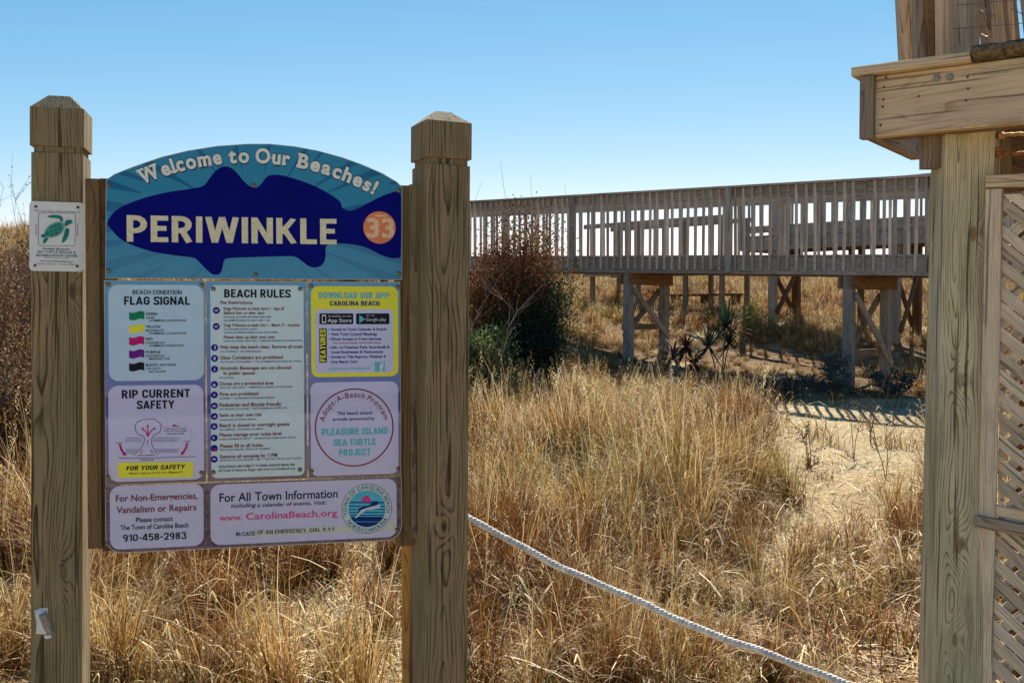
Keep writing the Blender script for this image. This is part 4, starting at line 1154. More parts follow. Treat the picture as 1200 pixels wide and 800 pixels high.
def lattice(x0, z0, x1, z1, par):
    cx, cz = (x0 + x1) / 2, (z0 + z1) / 2; ext = (x1 - x0) + (z1 - z0)
    for sgn, y0 in ((-1, -.004), (1, .004)):
        dirv = Vector((math.cos(R(41)), sgn * math.sin(R(41)))); q = Vector((-dirv.y, dirv.x)); pitch = .0465; wd = .0315
        k = -int(ext / pitch / 2) - 1
        while k * pitch < ext / 2:
            c_ = Vector((cx, cz)) + q * (k * pitch + rnl.uniform(-.004, .004)); w_ = wd * rnl.uniform(.9, 1.06) / 2
            d2 = Vector((dirv.x, dirv.y)); ang = rnl.uniform(-.012, .012); d2 = Vector((d2.x - ang * d2.y, d2.y + ang * d2.x)); q2 = Vector((-d2.y, d2.x))
            P_ = [c_ - d2 * ext + q2 * -w_, c_ + d2 * ext + q2 * -w_, c_ + d2 * ext + q2 * w_, c_ - d2 * ext + q2 * w_]
            P_ = [(p.x, p.y) for p in P_]
            for a_ in ((-1, 0, -x0), (1, 0, x1), (0, -1, -z0), (0, 1, z1)):
                P_ = clip(P_, *a_) if P_ else P_
            k += 1
            if len(P_) < 3: continue
            ar = sum(P_[i - 1][0] * P_[i][1] - P_[i][0] * P_[i - 1][1] for i in range(len(P_)))
            if abs(ar) < .0016: continue
            # local frame of the slat: z along the grain
            cxx = sum(p[0] for p in P_) / len(P_); czz = sum(p[1] for p in P_) / len(P_)
            zax = LPn.ex * d2.x + LPn.ez * d2.y; yax = LPn.n; xax = yax.cross(zax)
            M = Matrix((xax, yax, zax)).transposed().to_4x4(); M.translation = LPn.M @ Vector((cxx, y0 + .0004 * (k % 3), czz))
            loc = []
            for p in P_:
                dv = Vector((p[0] - cxx, p[1] - czz)); wv3 = LPn.ex * dv.x + LPn.ez * dv.y
                loc.append((wv3.dot(xax), wv3.dot(zax)))
            nn = len(loc); v = [(p[0], -.0032, p[1]) for p in loc] + [(p[0], .0032, p[1]) for p in loc]
            f = [tuple(range(nn)), tuple(reversed(range(nn, 2 * nn)))] + [((i + 1) % nn, i, nn + i, nn + (i + 1) % nn) for i in range(nn)]
            link('slat', mesh('slat', v, f), M_slat, par, M)
zs_ = LPn.L(1180, 228).y
up_p = lb('inner_rail', s1.x - .004, zs_, .95, zs_ - .004, .014, .012, .012, M_slat, (0, 0, 1))
lattice(s1.x - .003, zm - .05, .92, zs_, up_p)
lo_p = lb('inner_rail', sb.x + .02, .135, .92, .135, .014, .012, .012, M_slat, (0, 0, 1))
lattice(s3.x - .003, .12, .92, zm2 - .010, lo_p)
# stair boards added behind the lattice to darken its holes
def P3(u, y_, z): return LPn.M @ Vector((u, y_, z))
for u in (.30, .66): board('darkening_post', P3(u, .55, 0), P3(u, .55, 2.3), .09, .09, LPn.ex, M_dark, ST)
for k in range(7): board('darkening_tread', P3(.02 + k * .02, .30 + .05 * k, .18 + .2 * k), P3(1.3, .30 + .05 * k, .18 + .2 * k), .26, .035, bn, M_brown, ST)
board('darkening_stringer', P3(.06, .22, .1), P3(.10, .62, 1.75), .25, .04, UPV, M_dark, ST)
board('darkening_joist', P3(-.08, .35, 2.09), P3(1.4, .35, 2.09), .24, .04, UPV, M_dark, ST)  # dark board put in for the shaded interior below the beam
board('darkening_joist', P3(.04, .60, 1.86), P3(1.4, .60, 1.86), .24, .04, UPV, M_dark, ST)

# ------------------------------------------------------------------ boardwalk
X0, Y0 = 5.64, 14.1
dh = Vector((-.7255, .688, 0)); slope = .0338; nh = Vector((.688, .7255, 0))
ZB = 2.09
def BP(s, n_=0, z=0): return Vector((X0, Y0, ZB)) + dh * s + nh * n_ + UPV * (slope * s + z)
dv = (dh + UPV * slope).normalized()
zh = 0
BW = empty('boardwalk', Matrix.Translation(Vector((BP(6).x, BP(6).y, H(BP(6).x, BP(6).y)))), 'long grey wooden boardwalk with baluster railings crossing the dune behind the grass', 'boardwalk')
S0, S1, WD = -3.4, 15.8, 1.5
posts_s = [-.18 + 3.2 * k for k in range(-1, 5)]
ends = [S0] + posts_s + [S1]
rb_ = random.Random(5)
for k in range(len(ends) - 1):
    a, b_ = ends[k], ends[k + 1]
    if b_ - a < .05: continue
    for n_, sg in ((0, -1), (WD, 1)):
        board('fascia_board', BP(a + .002, n_, .13), BP(b_ - .002, n_, .13), .26, .04, UPV, M_walk, BW)
        board('top_rail', BP(a + .003, n_ + sg * .0, 1.272), BP(b_ - .003, n_, 1.272), .138, .036, UPV, M_walk, BW)
        board('cap_rail', BP(a + .002, n_ + .01 * sg, 1.361), BP(b_ - .002, n_ + .01 * sg, 1.361), .15, .036, nh, M_walk, BW)
for n_, sg in ((0, -1), (WD, 1)):
    for s in posts_s:
        board('railing_post', BP(s, n_ + sg * .065, .03), BP(s, n_ + sg * .065, 1.338), .095, .088, dh, M_walk, BW)
    s = S0 + .05
    while s < S1:
        if min(abs(s - q) for q in posts_s) > .085:
            j = rb_.uniform(-.014, .014)
            board('baluster', BP(s, n_ + sg * .042, .065), BP(s + j, n_ + sg * .042, 1.340), .037, .037, dh, M_bal, BW, .002)
        s += .149 if n_ == 0 else .298
s = S0
while s < S1:
    board('deck_board', BP(s, -.035, .262 + .018 + rb_.uniform(-.002, .002)), BP(s, WD + .035, .28), .138, .032, dh, M_walk, BW, .003); s += .146
for n_ in (.4, 1.1): board('joist', BP(S0, n_, .12), BP(S1, n_, .12), .22, .04, UPV, M_brown, BW)
def bent(s, tpx=None, n0=.08, n1=1.35, spx=0, sink=.3, w_=.14):
    top0 = BP(s, n0); top1 = BP(s + spx, n1)
    ps = []
    for p in (top0, top1):
        g0 = Vector((p.x, p.y, H(p.x, p.y) - sink)); t_ = p + UPV * .02
        board('support_post', g0, t_, w_, w_, dh, M_pile if p is top0 else M_brown if False else M_pile, BW, .006); ps.append((g0, t_))
    hd = (top1 - top0); hd.z = 0; hd.normalize()
    for o_ in (-.09, .09):
        board('header_beam', top0 + dh * o_ - UPV * .10 - hd * .12, top1 + dh * o_ - UPV * .10 + hd * .12, .19, .038, UPV, M_brown, BW)
    (g0, t0), (g1, t1) = ps
    zg = max(g0.z, g1.z) + sink + .12
    if t0.z - zg > .7:
        a_ = Vector((t0.x, t0.y, t0.z - .3)); b_ = Vector((t1.x, t1.y, zg + .15)); c_ = Vector((t1.x, t1.y, t1.z - .3)); d_ = Vector((t0.x, t0.y, zg + .15))
        board('cross_brace', a_ - dh * .10, b_ - dh * .10, .10, .036, UPV, M_pile, BW); board('cross_brace', c_ + dh * .10, d_ + dh * .10, .10, .036, UPV, M_end, BW)
        tz = zg + .32
        board('tie_board', Vector((t0.x, t0.y, tz)) + dh * .135, Vector((t1.x, t1.y, tz)) + dh * .135, .11, .03, UPV, M_end, BW)
        board('tie_board', (g0 * 1).lerp(t0, .45) - dh * .13, g1.lerp(t1, .45) - dh * .13, .12, .036, UPV, M_brown, BW) if False else None
bent(1.09, spx=-.1, n1=1.12)
bent(5.08, n1=1.13)
bent(9.3); bent(13.2); bent(-2.9)
bent(1.09 + .9 - 3.9 + 1.0)if False else None

# ------------------------------------------------------------------ second walkway behind
ux = -dh
A0 = Vector((4.69, 21.0, 0)) + nh * 0
def FP(t_, n_=0, z=0): return A0 + ux * t_ + nh * n_ + UPV * z
FW = empty('far_deck', Matrix.Translation(Vector((FP(2).x, FP(2).y, H(FP(2).x, FP(2).y)))), 'second wooden deck with railing standing behind and above the boardwalk', 'deck')
zf = 2.83; fw = 1.15
board('fascia_board', FP(0, 0, zf + .13), FP(7, 0, zf + .13), .26, .04, UPV, M_walk, FW)
board('fascia_board', FP(0, fw, zf + .13), FP(7, fw, zf + .13), .26, .04, UPV, M_walk, FW)
board('fascia_board', FP(.0, .022, zf + .13), FP(0, fw - .022, zf + .13), .26, .04, UPV, M_walk, FW)
t_ = .07
while t_ < 7: board('deck_board', FP(t_, -.03, zf + .28), FP(t_, fw + .03, zf + .28), .138, .032, ux, M_walk, FW); t_ += .146
for n_, sg in ((0, -1), (fw, 1)):
    for t_ in (.05, 1.75, 3.45, 5.15, 6.9): board('railing_post', FP(t_, n_ + sg * .065, zf), FP(t_, n_ + sg * .065, zf + 1.2), .09, .09, ux, M_walk, FW)
    board('top_rail', FP(0, n_, zf + 1.14), FP(7, n_, zf + 1.14), .10, .036, UPV, M_walk, FW)
    board('cap_rail', FP(-.02, n_, zf + 1.215), FP(7, n_, zf + 1.215), .14, .036, nh, M_walk, FW)
    board('lower_rail', FP(0, n_, zf + .42), FP(7, n_, zf + .42), .14, .036, UPV, M_walk, FW)
    t_ = .2
    while t_ < 7:
        if min(abs(t_ - q) for q in (.05, 1.75, 3.45, 5.15, 6.9)) > .1: board('baluster', FP(t_, n_ + sg * .04, zf + .06), FP(t_, n_ + sg * .04, zf + 1.19), .04, .038, ux, M_walk, FW, .002)
        t_ += .3
for t_ in (.68, 3.2, 5.7):
    q = []
    for n_ in (.08, 1.05):
        p = FP(t_, n_, zf); g0 = Vector((p.x, p.y, H(p.x, p.y) - .3)); board('support_post', g0, p, .14, .14, ux, M_pile if n_ < .5 else M_dark, FW, .006); q.append((g0, p))  # rear posts get a darker wood that paints in the shadow there
    (g0, t0), (g1, t1) = q
    board('header_beam', t0 - ux * .09 - UPV * .1, t1 - ux * .09 - UPV * .1, .19, .038, UPV, M_brown, FW)
    board('cross_brace', t0 - ux * .09 - UPV * .25, g1 - ux * .09 + UPV * .5, .12, .036, UPV, M_dark, FW)
    board('cross_brace', t1 + ux * .09 - UPV * .25, g0 + ux * .09 + UPV * .5, .12, .036, UPV, M_dark, FW)
for t_ in (1.95, 2.15):
    p = FP(t_, .9, zf); board('support_post', Vector((p.x, p.y, H(p.x, p.y) - .3)), p, .10, .10, ux, M_dark, FW)  # dark wood again carries the shadow under the deck
# lower open ramp at its left end
RM = empty('access_ramp', Matrix.Translation(Vector((FP(-1.5).x, FP(-1.5).y, H(FP(-1.5).x, FP(-1.5).y)))), 'small open railed ramp on thin posts behind the boardwalk, left of the far deck', 'ramp')
def zr(t_): return 2.50 + .0 * t_
for n_ in (.0, 1.0):
    for t_ in (-.45, -1.35, -2.6, -3.9):
        p = FP(t_, n_); g0 = Vector((p.x, p.y, H(p.x, p.y) - .3)); board('support_post', g0, FP(t_, n_, zr(t_) + 1.1), .09, .09, ux, M_end, RM)
    board('side_board', FP(-4.1, n_ - .065, zr(0)), FP(-.3, n_ - .065, zr(0)), .2, .036, UPV, M_walk, RM)
    board('hand_rail', FP(-4.1, n_ - .065, zr(0) + 1.05), FP(-.3, n_ - .065, zr(0) + 1.05), .10, .036, UPV, M_walk, RM)
for k in range(25): board('deck_board', FP(-.35 - .15 * k, -.02, zr(0) + .118), FP(-.35 - .15 * k, 1.02, zr(0) + .118), .14, .032, ux, M_walk, RM)
# low bench on the dune beyond
b0 = W(783, 346, 23.5); b1 = W(872, 345, 22.2)
BN = empty('low_bench', Matrix.Translation(Vector(((b0.x + b1.x) / 2, (b0.y + b1.y) / 2, H((b0.x + b1.x) / 2, (b0.y + b1.y) / 2)))), 'low dark plank bench on the dune under the far ramp', 'bench')
board('seat', b0, b1, .30, .05, nh, M_dark, BN)
for k in (.1, .5, .9):
    p = b0.lerp(b1, k); board('leg', Vector((p.x, p.y, H(p.x, p.y) - .2)), p - UPV * .026, .09, .25, dh, M_dark, BN)
def sand_mask(x, y):
    """1 where the sand lies bare"""
    q = x / max(y, .1); nz = mnoise.noise(Vector((x * .9, y * .7, 2))) * .5
    a = sstep(.215, .27, q + nz * .05) * (1 - sstep(.41, .47, q)) * sstep(5.4, 6.6, y + nz * .9) * (1 - sstep(13.6, 14.4, y))
    b = math.exp(-(((x + .80) / .62) ** 2 + ((y - 5.3) / 2.0) ** 2) ** 1.5) * .78
    c = math.exp(-(((x - .9) / .35) ** 2 + ((y - 5.0) / .5) ** 2)) * .8
    d_ = math.exp(-(((x + 2.6) / .6) ** 2 + ((y - 5.3) / 1.6) ** 2))
    return max(a, b, c, d_)

gme = mesh('sandy_ground', gv, gf, True)
da = gme.attributes.new('duff_shade', 'FLOAT', 'POINT')
da.data.foreach_set('value', [(1 - min(1, 1.15 * sand_mask(x, y))) * sstep(3.0, 4.2, y) * (1 - sstep(60, 80, y)) * sstep(.30, .55, .5 + .5 * mnoise.noise(Vector((x * 1.3, y * 1.3, 7))) + .12) for x, y, z in gv])
setp(link('sandy_ground', gme, M_sand), kind='structure')

# ------------------------------------------------------------------ dune grass and plants
def leafmat(name, trans=.35, rough=.7, vary=.45, ramp_=None):
    m = D.materials.new(name); m.use_nodes = True; t = m.node_tree; n = t.nodes; n.clear(); g = NT(t)
    at = n.new('ShaderNodeAttribute'); at.attribute_name = 'col'
    info = n.new('ShaderNodeObjectInfo')
    v = g.math('ADD', 1 - vary / 2, g.math('MULTIPLY', info.outputs['Random'], vary))
    c = g.mix(1.0, at.outputs['Color'], g.comb(v, v, v), 'MULTIPLY')
    d_ = n.new('ShaderNodeBsdfPrincipled'); d_.inputs['Roughness'].default_value = rough; d_.inputs['Specular IOR Level'].default_value = .25
    tr = n.new('ShaderNodeBsdfTranslucent'); mx = n.new('ShaderNodeMixShader'); mx.inputs[0].default_value = trans
    t.links.new(c, d_.inputs['Base Color']); t.links.new(c, tr.inputs['Color'])
    t.links.new(d_.outputs[0], mx.inputs[1]); t.links.new(tr.outputs[0], mx.inputs[2])
    o = n.new('ShaderNodeOutputMaterial'); t.links.new(mx.outputs[0], o.inputs[0]); return m
M_grass = leafmat('dry_grass', .26, .6)
M_leaf = leafmat('shrub_leaf', .2, .75, .2)
M_bark = plain('shrub_bark', (.16, .12, .09), .9, 0, .4, 50, .5)
M_pale_bark = plain('bare_twig', (.36, .29, .24), .9, 0, .3, 50, .4)

PAL = {'straw': [(.70, .47, .17), (.50, .29, .075), (.84, .66, .32), (.24, .11, .025), (.12, .045, .01), (.60, .37, .10)],
       'pale': [(.88, .74, .44), (.70, .50, .21), (.52, .33, .10), (.17, .075, .018), (.84, .67, .36)],
       'brown': [(.20, .07, .016), (.32, .13, .028), (.11, .04, .01), (.48, .28, .08), (.26, .10, .025)],
       'green': [(.38, .33, .07), (.27, .24, .045), (.54, .42, .11), (.60, .44, .15), (.20, .18, .03)]}
class Col:
    def __init__(s): s.v = []; s.f = []; s.c = []
    def blade(s, p, d_, L, wd, bend, col, seg=5, curl=0.0, base=None):
        curl = curl * 1.4
        d_ = Vector(d_).normalized(); p = Vector(p)
        side = d_.cross(UPV)
        side = side.normalized() if side.length > 1e-3 else Vector((random.random() - .5, random.random() - .5, 0)).normalized()
        side = (side + Vector((random.uniform(-.7, .7), random.uniform(-.7, .7), 0))).normalized()
        lat = Vector((d_.x, d_.y, 0)); lat = lat.normalized() if lat.length > 1e-3 else Vector((1, 0, 0))
        b = len(s.v)
        for k in range(seg + 1):
            t_ = k / seg
            w_ = wd * (1 - .85 * t_ ** 1.6) * .5
            s.v += [p - side * w_, p + side * w_]
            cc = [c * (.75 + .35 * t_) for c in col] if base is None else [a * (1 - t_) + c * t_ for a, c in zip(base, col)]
            s.c += [cc, cc]
            if k < seg:
                p = p + d_ * (L / seg)
                f_ = bend * (t_ + .25) / seg
                d_ = (d_ + lat * f_ - UPV * f_ * (1.0 + curl * t_ * 3)).normalized()
        for k in range(seg): s.f.append((b + 2 * k, b + 2 * k + 1, b + 2 * k + 3, b + 2 * k + 2))
        return p
    def leaf(s, p, d_, n_, L, wd, col):
        d_ = Vector(d_).normalized(); sd = Vector(n_).cross(d_); sd = sd.normalized() if sd.length > 1e-4 else d_.orthogonal().normalized()
        b = len(s.v); p = Vector(p)
        s.v += [p, p + d_ * L * .5 + sd * wd * .5, p + d_ * L, p + d_ * L * .5 - sd * wd * .5]; s.c += [col] * 4
        s.f.append((b, b + 1, b + 2, b + 3))
    def mesh(s, name):
        me = mesh(name, s.v, s.f)
        a = me.color_attributes.new('col', 'FLOAT_COLOR', 'POINT')
        flat_ = []
        for c in s.c: flat_ += [c[0], c[1], c[2], 1]
        a.data.foreach_set('color', flat_)
        return me
def tuft(pal, n_, hmin, hmax, spread, bend, wd, seg=5, stems=4, seed=0):
    random.seed(seed); c = Col()
    for i in range(n_):
        a = random.uniform(0, 6.283); r_ = abs(random.gauss(0, spread)); lean = random.uniform(.03, .5) * random.choice((.5, 1, 1.3))
        d_ = Vector((math.cos(a) * lean, math.sin(a) * lean, 1)); a2 = random.uniform(0, 6.283)
        L = random.uniform(hmin, hmax)
        col = random.choice(PAL[pal]); k = random.uniform(.6, 1.25); col = tuple(q * k for q in col)
        bs = tuple(q * .6 for q in random.choice(PAL['brown']))  # brown foot, deepened to paint the shadow inside the tuft
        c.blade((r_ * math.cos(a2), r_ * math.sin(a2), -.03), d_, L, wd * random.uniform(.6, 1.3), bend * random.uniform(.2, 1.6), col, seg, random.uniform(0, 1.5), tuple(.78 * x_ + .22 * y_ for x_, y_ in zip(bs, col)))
    for i in range(stems):
        a = random.uniform(0, 6.283); d_ = Vector((math.cos(a) * .15, math.sin(a) * .15, 1)); col = random.choice(PAL['pale'])
        L = hmax * random.uniform(1.0, 1.25)
        tip = c.blade((random.gauss(0, spread * .5), random.gauss(0, spread * .5), 0), d_, L, wd * .7, .35, col, seg)
        for k in range(10):
            c.leaf(tip - UPV * (.014 * k) + Vector((random.gauss(0, .006), random.gauss(0, .006), 0)), (random.gauss(0, .6), random.gauss(0, .6), .6), (1, .2, 0), .022, .006, col)
    # dead curled leaves near the foot
    for i in range(n_ // 4):
        a = random.uniform(0, 6.283); col = random.choice(PAL['brown' if random.random() < .5 else 'pale'])
        c.blade((random.gauss(0, spread), random.gauss(0, spread), random.uniform(.0, .25)), (math.cos(a), math.sin(a), random.uniform(.2, 1)), random.uniform(.15, .35), wd, 2.6, col, 4, 1)
    me = c.mesh('grass_tuft'); me.materials.append(M_grass); return me
def litter(seed):
    random.seed(seed); c = Col()
    for i in range(48):
        a = random.uniform(0, 6.283); col = random.choice(PAL[random.choice(('straw', 'brown', 'pale', 'straw'))])
        c.blade((random.gauss(0, .22), random.gauss(0, .22), random.uniform(.005, .03)), (math.cos(a), math.sin(a), random.uniform(-.02, .35)), random.uniform(.06, .25), .006, random.uniform(.1, .9), col, 3)
    me = c.mesh('straw_litter'); me.materials.append(M_grass); return me
variants = []
protos = D.collections.new('grass_sources')
def proto(me):
    o = D.objects.new('%03d_grass_source' % len(variants), me); protos.objects.link(o); variants.append(o); return len(variants) - 1
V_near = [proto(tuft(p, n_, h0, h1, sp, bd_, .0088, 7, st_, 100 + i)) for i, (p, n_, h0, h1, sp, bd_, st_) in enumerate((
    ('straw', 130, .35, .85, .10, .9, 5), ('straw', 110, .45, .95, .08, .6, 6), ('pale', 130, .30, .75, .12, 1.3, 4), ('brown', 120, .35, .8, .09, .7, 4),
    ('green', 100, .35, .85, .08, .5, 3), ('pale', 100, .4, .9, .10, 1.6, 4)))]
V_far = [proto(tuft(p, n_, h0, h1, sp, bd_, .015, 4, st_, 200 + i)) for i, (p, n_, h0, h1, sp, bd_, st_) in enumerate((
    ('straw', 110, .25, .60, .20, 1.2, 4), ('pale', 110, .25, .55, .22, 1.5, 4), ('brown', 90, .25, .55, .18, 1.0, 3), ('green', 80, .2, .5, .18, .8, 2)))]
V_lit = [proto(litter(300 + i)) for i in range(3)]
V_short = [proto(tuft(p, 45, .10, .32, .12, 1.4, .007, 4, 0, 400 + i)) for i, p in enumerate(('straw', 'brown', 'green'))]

pts = []; rots = []; scl = []; idx = []
rg = random.Random(21)
def clear_of(x, y):
    # sign posts, structure footprint
    if y < 3.9: return False
    if x > 1.0 and y < 4.6 and x / y > .33: return x > 2.6 or rg.random() < .1
    return True
def put(x, y, k, s_, tilt=.12):
    pts.append((x, y, H(x, y) - .01)); rots.append((rg.gauss(0, tilt), rg.gauss(0, tilt), rg.uniform(0, 6.283))); scl.append(s_); idx.append(k)
y = 3.9
def nzf(x, y, f_, o_): return mnoise.noise(Vector((x * f_, y * f_, o_)))
def scatter(ya, yb, dens, fn, hwf=.62, extra=1.2):
    area = (yb - ya) * (hwf * (ya + yb) + 2 * extra)
    for _ in range(int(area * dens)):
        y = rg.uniform(ya, yb); hw_ = hwf * y + extra; x = rg.uniform(-hw_, hw_); fn(x, y)
def near(x, y):
    if not clear_of(x, y): return
    sm = sand_mask(x, y); cl = .5 + .9 * nzf(x, y, .9, 5)
    if rg.random() < sm * (.97 if y < 8 else 1.05): return
    if rg.random() > .35 + cl: return
    h_ = .78 + .5 * nzf(x, y, .5, 8) + rg.uniform(-.12, .12)
    pal_ = nzf(x, y, .6, 12) + rg.uniform(-.35, .35)
    if y < 6 and x > -.2 and x < 1.2: pal_ -= .22
    k = V_near[3] if pal_ < -.14 else V_near[4] if pal_ > .52 else rg.choice((V_near[0], V_near[1], V_near[2], V_near[5], V_near[0]))
    if x > -1.6 and x < .2 and y < 5.2: h_ *= .8
    if .19 < x / y < .45 and y < 7.5: h_ *= .68
    if y > 11.5 and x / y > .1: h_ *= .7
    if y > 11 and x / y < .06: h_ *= .62
    if y > 12.3 and x / y > .08: h_ *= .7
    put(x, y, k, max(.45, h_))
scatter(3.9, 6.5, 24, near); scatter(6.5, 9.5, 23, near); scatter(9.5, 14, 15, near)
def short(x, y):
    if not clear_of(x, y): return
    sm = sand_mask(x, y)
    if rg.random() < (.6 if y < 9 else .9) * sm: return
    put(x, y, rg.choice(V_short), rg.uniform(.6, 1.3))
scatter(3.9, 9, 16, short); scatter(9, 15, 12, short)
def lit(x, y):
    sm = sand_mask(x, y)
    if rg.random() < (.3 if y < 9.5 else .75) * sm: return
    put(x, y, rg.choice(V_lit), rg.uniform(.7, 1.4), .05)
scatter(3.0, 9, 14, lit); scatter(9, 15, 9, lit)
def far(x, y):
    if y < 14.6 and (sand_mask(x, y) > .3 * rg.random() + .1 or (.2 < x / y < .47 and y < 14.2)): return
    q_ = 600 + F * x / y
    if q_ > 955 and q_ < 1075 and y < 15.6: return
    # trampled band under the boardwalk
    s_ = (x - X0) * dh.x + (y - Y0) * dh.y; n_ = (x - X0) * nh.x + (y - Y0) * nh.y
    if -.3 < n_ < 1.8 and rg.random() < .3: return
    pal_ = nzf(x, y, .35, 30) + rg.uniform(-.3, .3)
    k = V_far[2] if pal_ < -.25 else V_far[3] if pal_ > .5 else rg.choice(V_far[:2])
    put(x, y, k, rg.uniform(.45, .9) * (.8 + .5 * nzf(x, y, .25, 33)) * (1 if y < 22 else 1.1) * (.6 if 700 < q_ < 1075 and y < 18.5 else 1))
scatter(13.3, 20, 15, far, .6, 2); scatter(20, 30, 11, far, .6, 2); scatter(30, 42, 7, far, .62, 2)
# the dune on the left carries taller dark growth
me = D.meshes.new('dune_grass'); me.from_pydata(pts, [], [])
for nm, typ, data, key in (('rot', 'FLOAT_VECTOR', rots, 'vector'), ('scl', 'FLOAT', scl, 'value'), ('vi', 'INT', idx, 'value')):
    at = me.attributes.new(nm, typ, 'POINT')
    flat_ = [c for r_ in data for c in r_] if typ == 'FLOAT_VECTOR' else data
    at.data.foreach_set(key, flat_)
go = D.objects.new('dune_grass', me); COL.objects.link(go)
setp(go, 'dry straw coloured dune grass covering the sand all round the sign and boardwalk', 'grass', None, 'stuff')
ng = D.node_groups.new('grass_instances', 'GeometryNodeTree')
ng.interface.new_socket('Geometry', in_out='INPUT', socket_type='NodeSocketGeometry')
ng.interface.new_socket('Geometry', in_out='OUTPUT', socket_type='NodeSocketGeometry')
gi = ng.nodes.new('NodeGroupInput'); go_ = ng.nodes.new('NodeGroupOutput')
ci = ng.nodes.new('GeometryNodeCollectionInfo'); ci.inputs['Collection'].default_value = protos
ci.inputs['Separate Children'].default_value = True; ci.inputs['Reset Children'].default_value = True
ip = ng.nodes.new('GeometryNodeInstanceOnPoints'); ip.inputs['Pick Instance'].default_value = True
def na(nm, typ):
    q = ng.nodes.new('GeometryNodeInputNamedAttribute'); q.data_type = typ; q.inputs['Name'].default_value = nm; return q.outputs['Attribute']
e2r = ng.nodes.new('FunctionNodeEulerToRotation')
L_ = ng.links.new
L_(gi.outputs[0], ip.inputs['Points']); L_(ci.outputs[0], ip.inputs['Instance']); L_(na('vi', 'INT'), ip.inputs['Instance Index'])
L_(na('rot', 'FLOAT_VECTOR'), e2r.inputs[0]); L_(e2r.outputs[0], ip.inputs['Rotation']); L_(na('scl', 'FLOAT'), ip.inputs['Scale']); L_(ip.outputs[0], go_.inputs[0])
md = go.modifiers.new('grass', 'NODES'); md.node_group = ng
print('GRASS', len(pts))

# --- shrubs
def shrub(name, base, hgt, rad, label, cat, leafcols, nleaf=5000, lsize=.03, nstem=9, group=None, up_=1.0, dens_top=.5, bark=None, clumps=60, droop=0, narrow=1.0, lw=.45, seed=1):
    r = random.Random(seed); base = Vector(base); base.z = H(base.x, base.y)
    root = empty(name, Matrix.Translation(base), label, cat, group)
    mb = MB(); tips = []
    for i in range(nstem):
        a = r.uniform(0, 6.283); out = rad * r.uniform(.2, .95)
        p = base + Vector((r.gauss(0, .05), r.gauss(0, .05), -.05)); n_ = 6
        tgt = base + Vector((math.cos(a) * out, math.sin(a) * out, hgt * r.uniform(.55, 1.0) * (1 - .45 * (out / rad) ** 2)))
        pts_ = [p.lerp(tgt, k / n_) + Vector((r.gauss(0, .03), r.gauss(0, .03), .12 * hgt * math.sin(k / n_ * 3.14) * .5)) for k in range(n_ + 1)]
        mb.tube(pts_, [.018 * (1 - .8 * k / n_) * (hgt / 1.5) + .002 for k in range(n_ + 1)], 5, False)
        for k in range(2, n_ + 1):
            for _ in range(3):
                d_ = Vector((r.gauss(0, 1), r.gauss(0, 1), r.uniform(-.1, 1.1))).normalized(); L = r.uniform(.12, .32) * hgt / 1.6
                q = pts_[k] + d_ * L; mb.tube([pts_[k], pts_[k].lerp(q, .5) + UPV * .01, q], [.005, .003, .0015], 4, False); tips.append(q)
        tips.append(tgt)
    link('stems', mb.mesh('stems'), bark or M_bark, root, I4)
    c = Col()
    sel = [r.choice(tips) for _ in range(clumps)] + tips
    per = max(4, nleaf // len(sel))
    for q in sel:
        cc = r.choice(leafcols); rr_ = r.uniform(.05, .13) * hgt / 1.6
        for _ in range(per):
            o_ = Vector((r.gauss(0, rr_), r.gauss(0, rr_), r.gauss(0, rr_ * 1.1)))
            k = r.uniform(.6, 1.3); col = tuple(x_ * k for x_ in cc)
            d_ = Vector((o_.x, o_.y, o_.z + .05 * up_)).normalized() + Vector((r.gauss(0, .5), r.gauss(0, .5), r.gauss(0, .5) + .3 * up_ - droop))
            c.leaf(q + o_, d_, (r.gauss(0, 1), r.gauss(0, 1), r.gauss(0, 1)), lsize * r.uniform(.6, 1.4), lsize * lw, col)
    me_ = c.mesh('foliage'); link('foliage', me_, M_leaf, root, I4)
    return root
BR = [(.20, .09, .04), (.14, .06, .03), (.26, .12, .05), (.10, .05, .03), (.16, .10, .04)]
BR2 = [(.20, .06, .022), (.30, .095, .03), (.12, .04, .018), (.07, .028, .014), (.20, .10, .035)]
DG = [(.010, .028, .014), (.018, .045, .02), (.008, .02, .012), (.03, .06, .02)]
LG = [(.22, .26, .08), (.10, .14, .04), (.05, .10, .04), (.16, .18, .06), (.05, .09, .06)]
BG = [(.03, .06, .06), (.05, .09, .08), (.02, .04, .05), (.08, .12, .10)]
def at(px, Y): return ((px - 600) / F * Y, Y, 0)
shrub('cedar_bush', at(576, 15.2), 1.95, .46, 'tall rusty brown bush beside the right sign post, in front of the boardwalk rail', 'bush', BR2 + [(.10, .10, .03)], 18000, .05, 18, clumps=160, seed=2)
shrub('cedar_bush', at(610, 15.0), 2.6, .30, 'narrow upright brown and green bush rising to the boardwalk rail', 'bush', BR2 + [(.07, .10, .03), (.26, .16, .05)], 22000, .045, 18, clumps=200, seed=8)
shrub('juniper_bush', at(636, 14.8), 1.9, .32, 'dark green narrow juniper right of the brown bush', 'bush', DG, 13000, .04, 14, clumps=110, seed=3)
shrub('juniper_bush', at(630, 14.4), 1.15, .5, 'low black-green juniper mass at the foot of the brown bush', 'bush', DG[:3], 13000, .045, 12, clumps=120, seed=4)
shrub('leafy_bush', at(570, 13.4), 1.1, .42, 'low leafy green bush with pale leaf tips against the right sign post', 'bush', LG, 8000, .05, 11, clumps=60, lw=.6, seed=5)
shrub('low_shrub', at(925, 14.1), .40, .45, 'low blue-green shrub left of the near support post', 'shrub', BG, 2200, .03, 8, group='low shrubs at the foot of the boardwalk posts', seed=6)
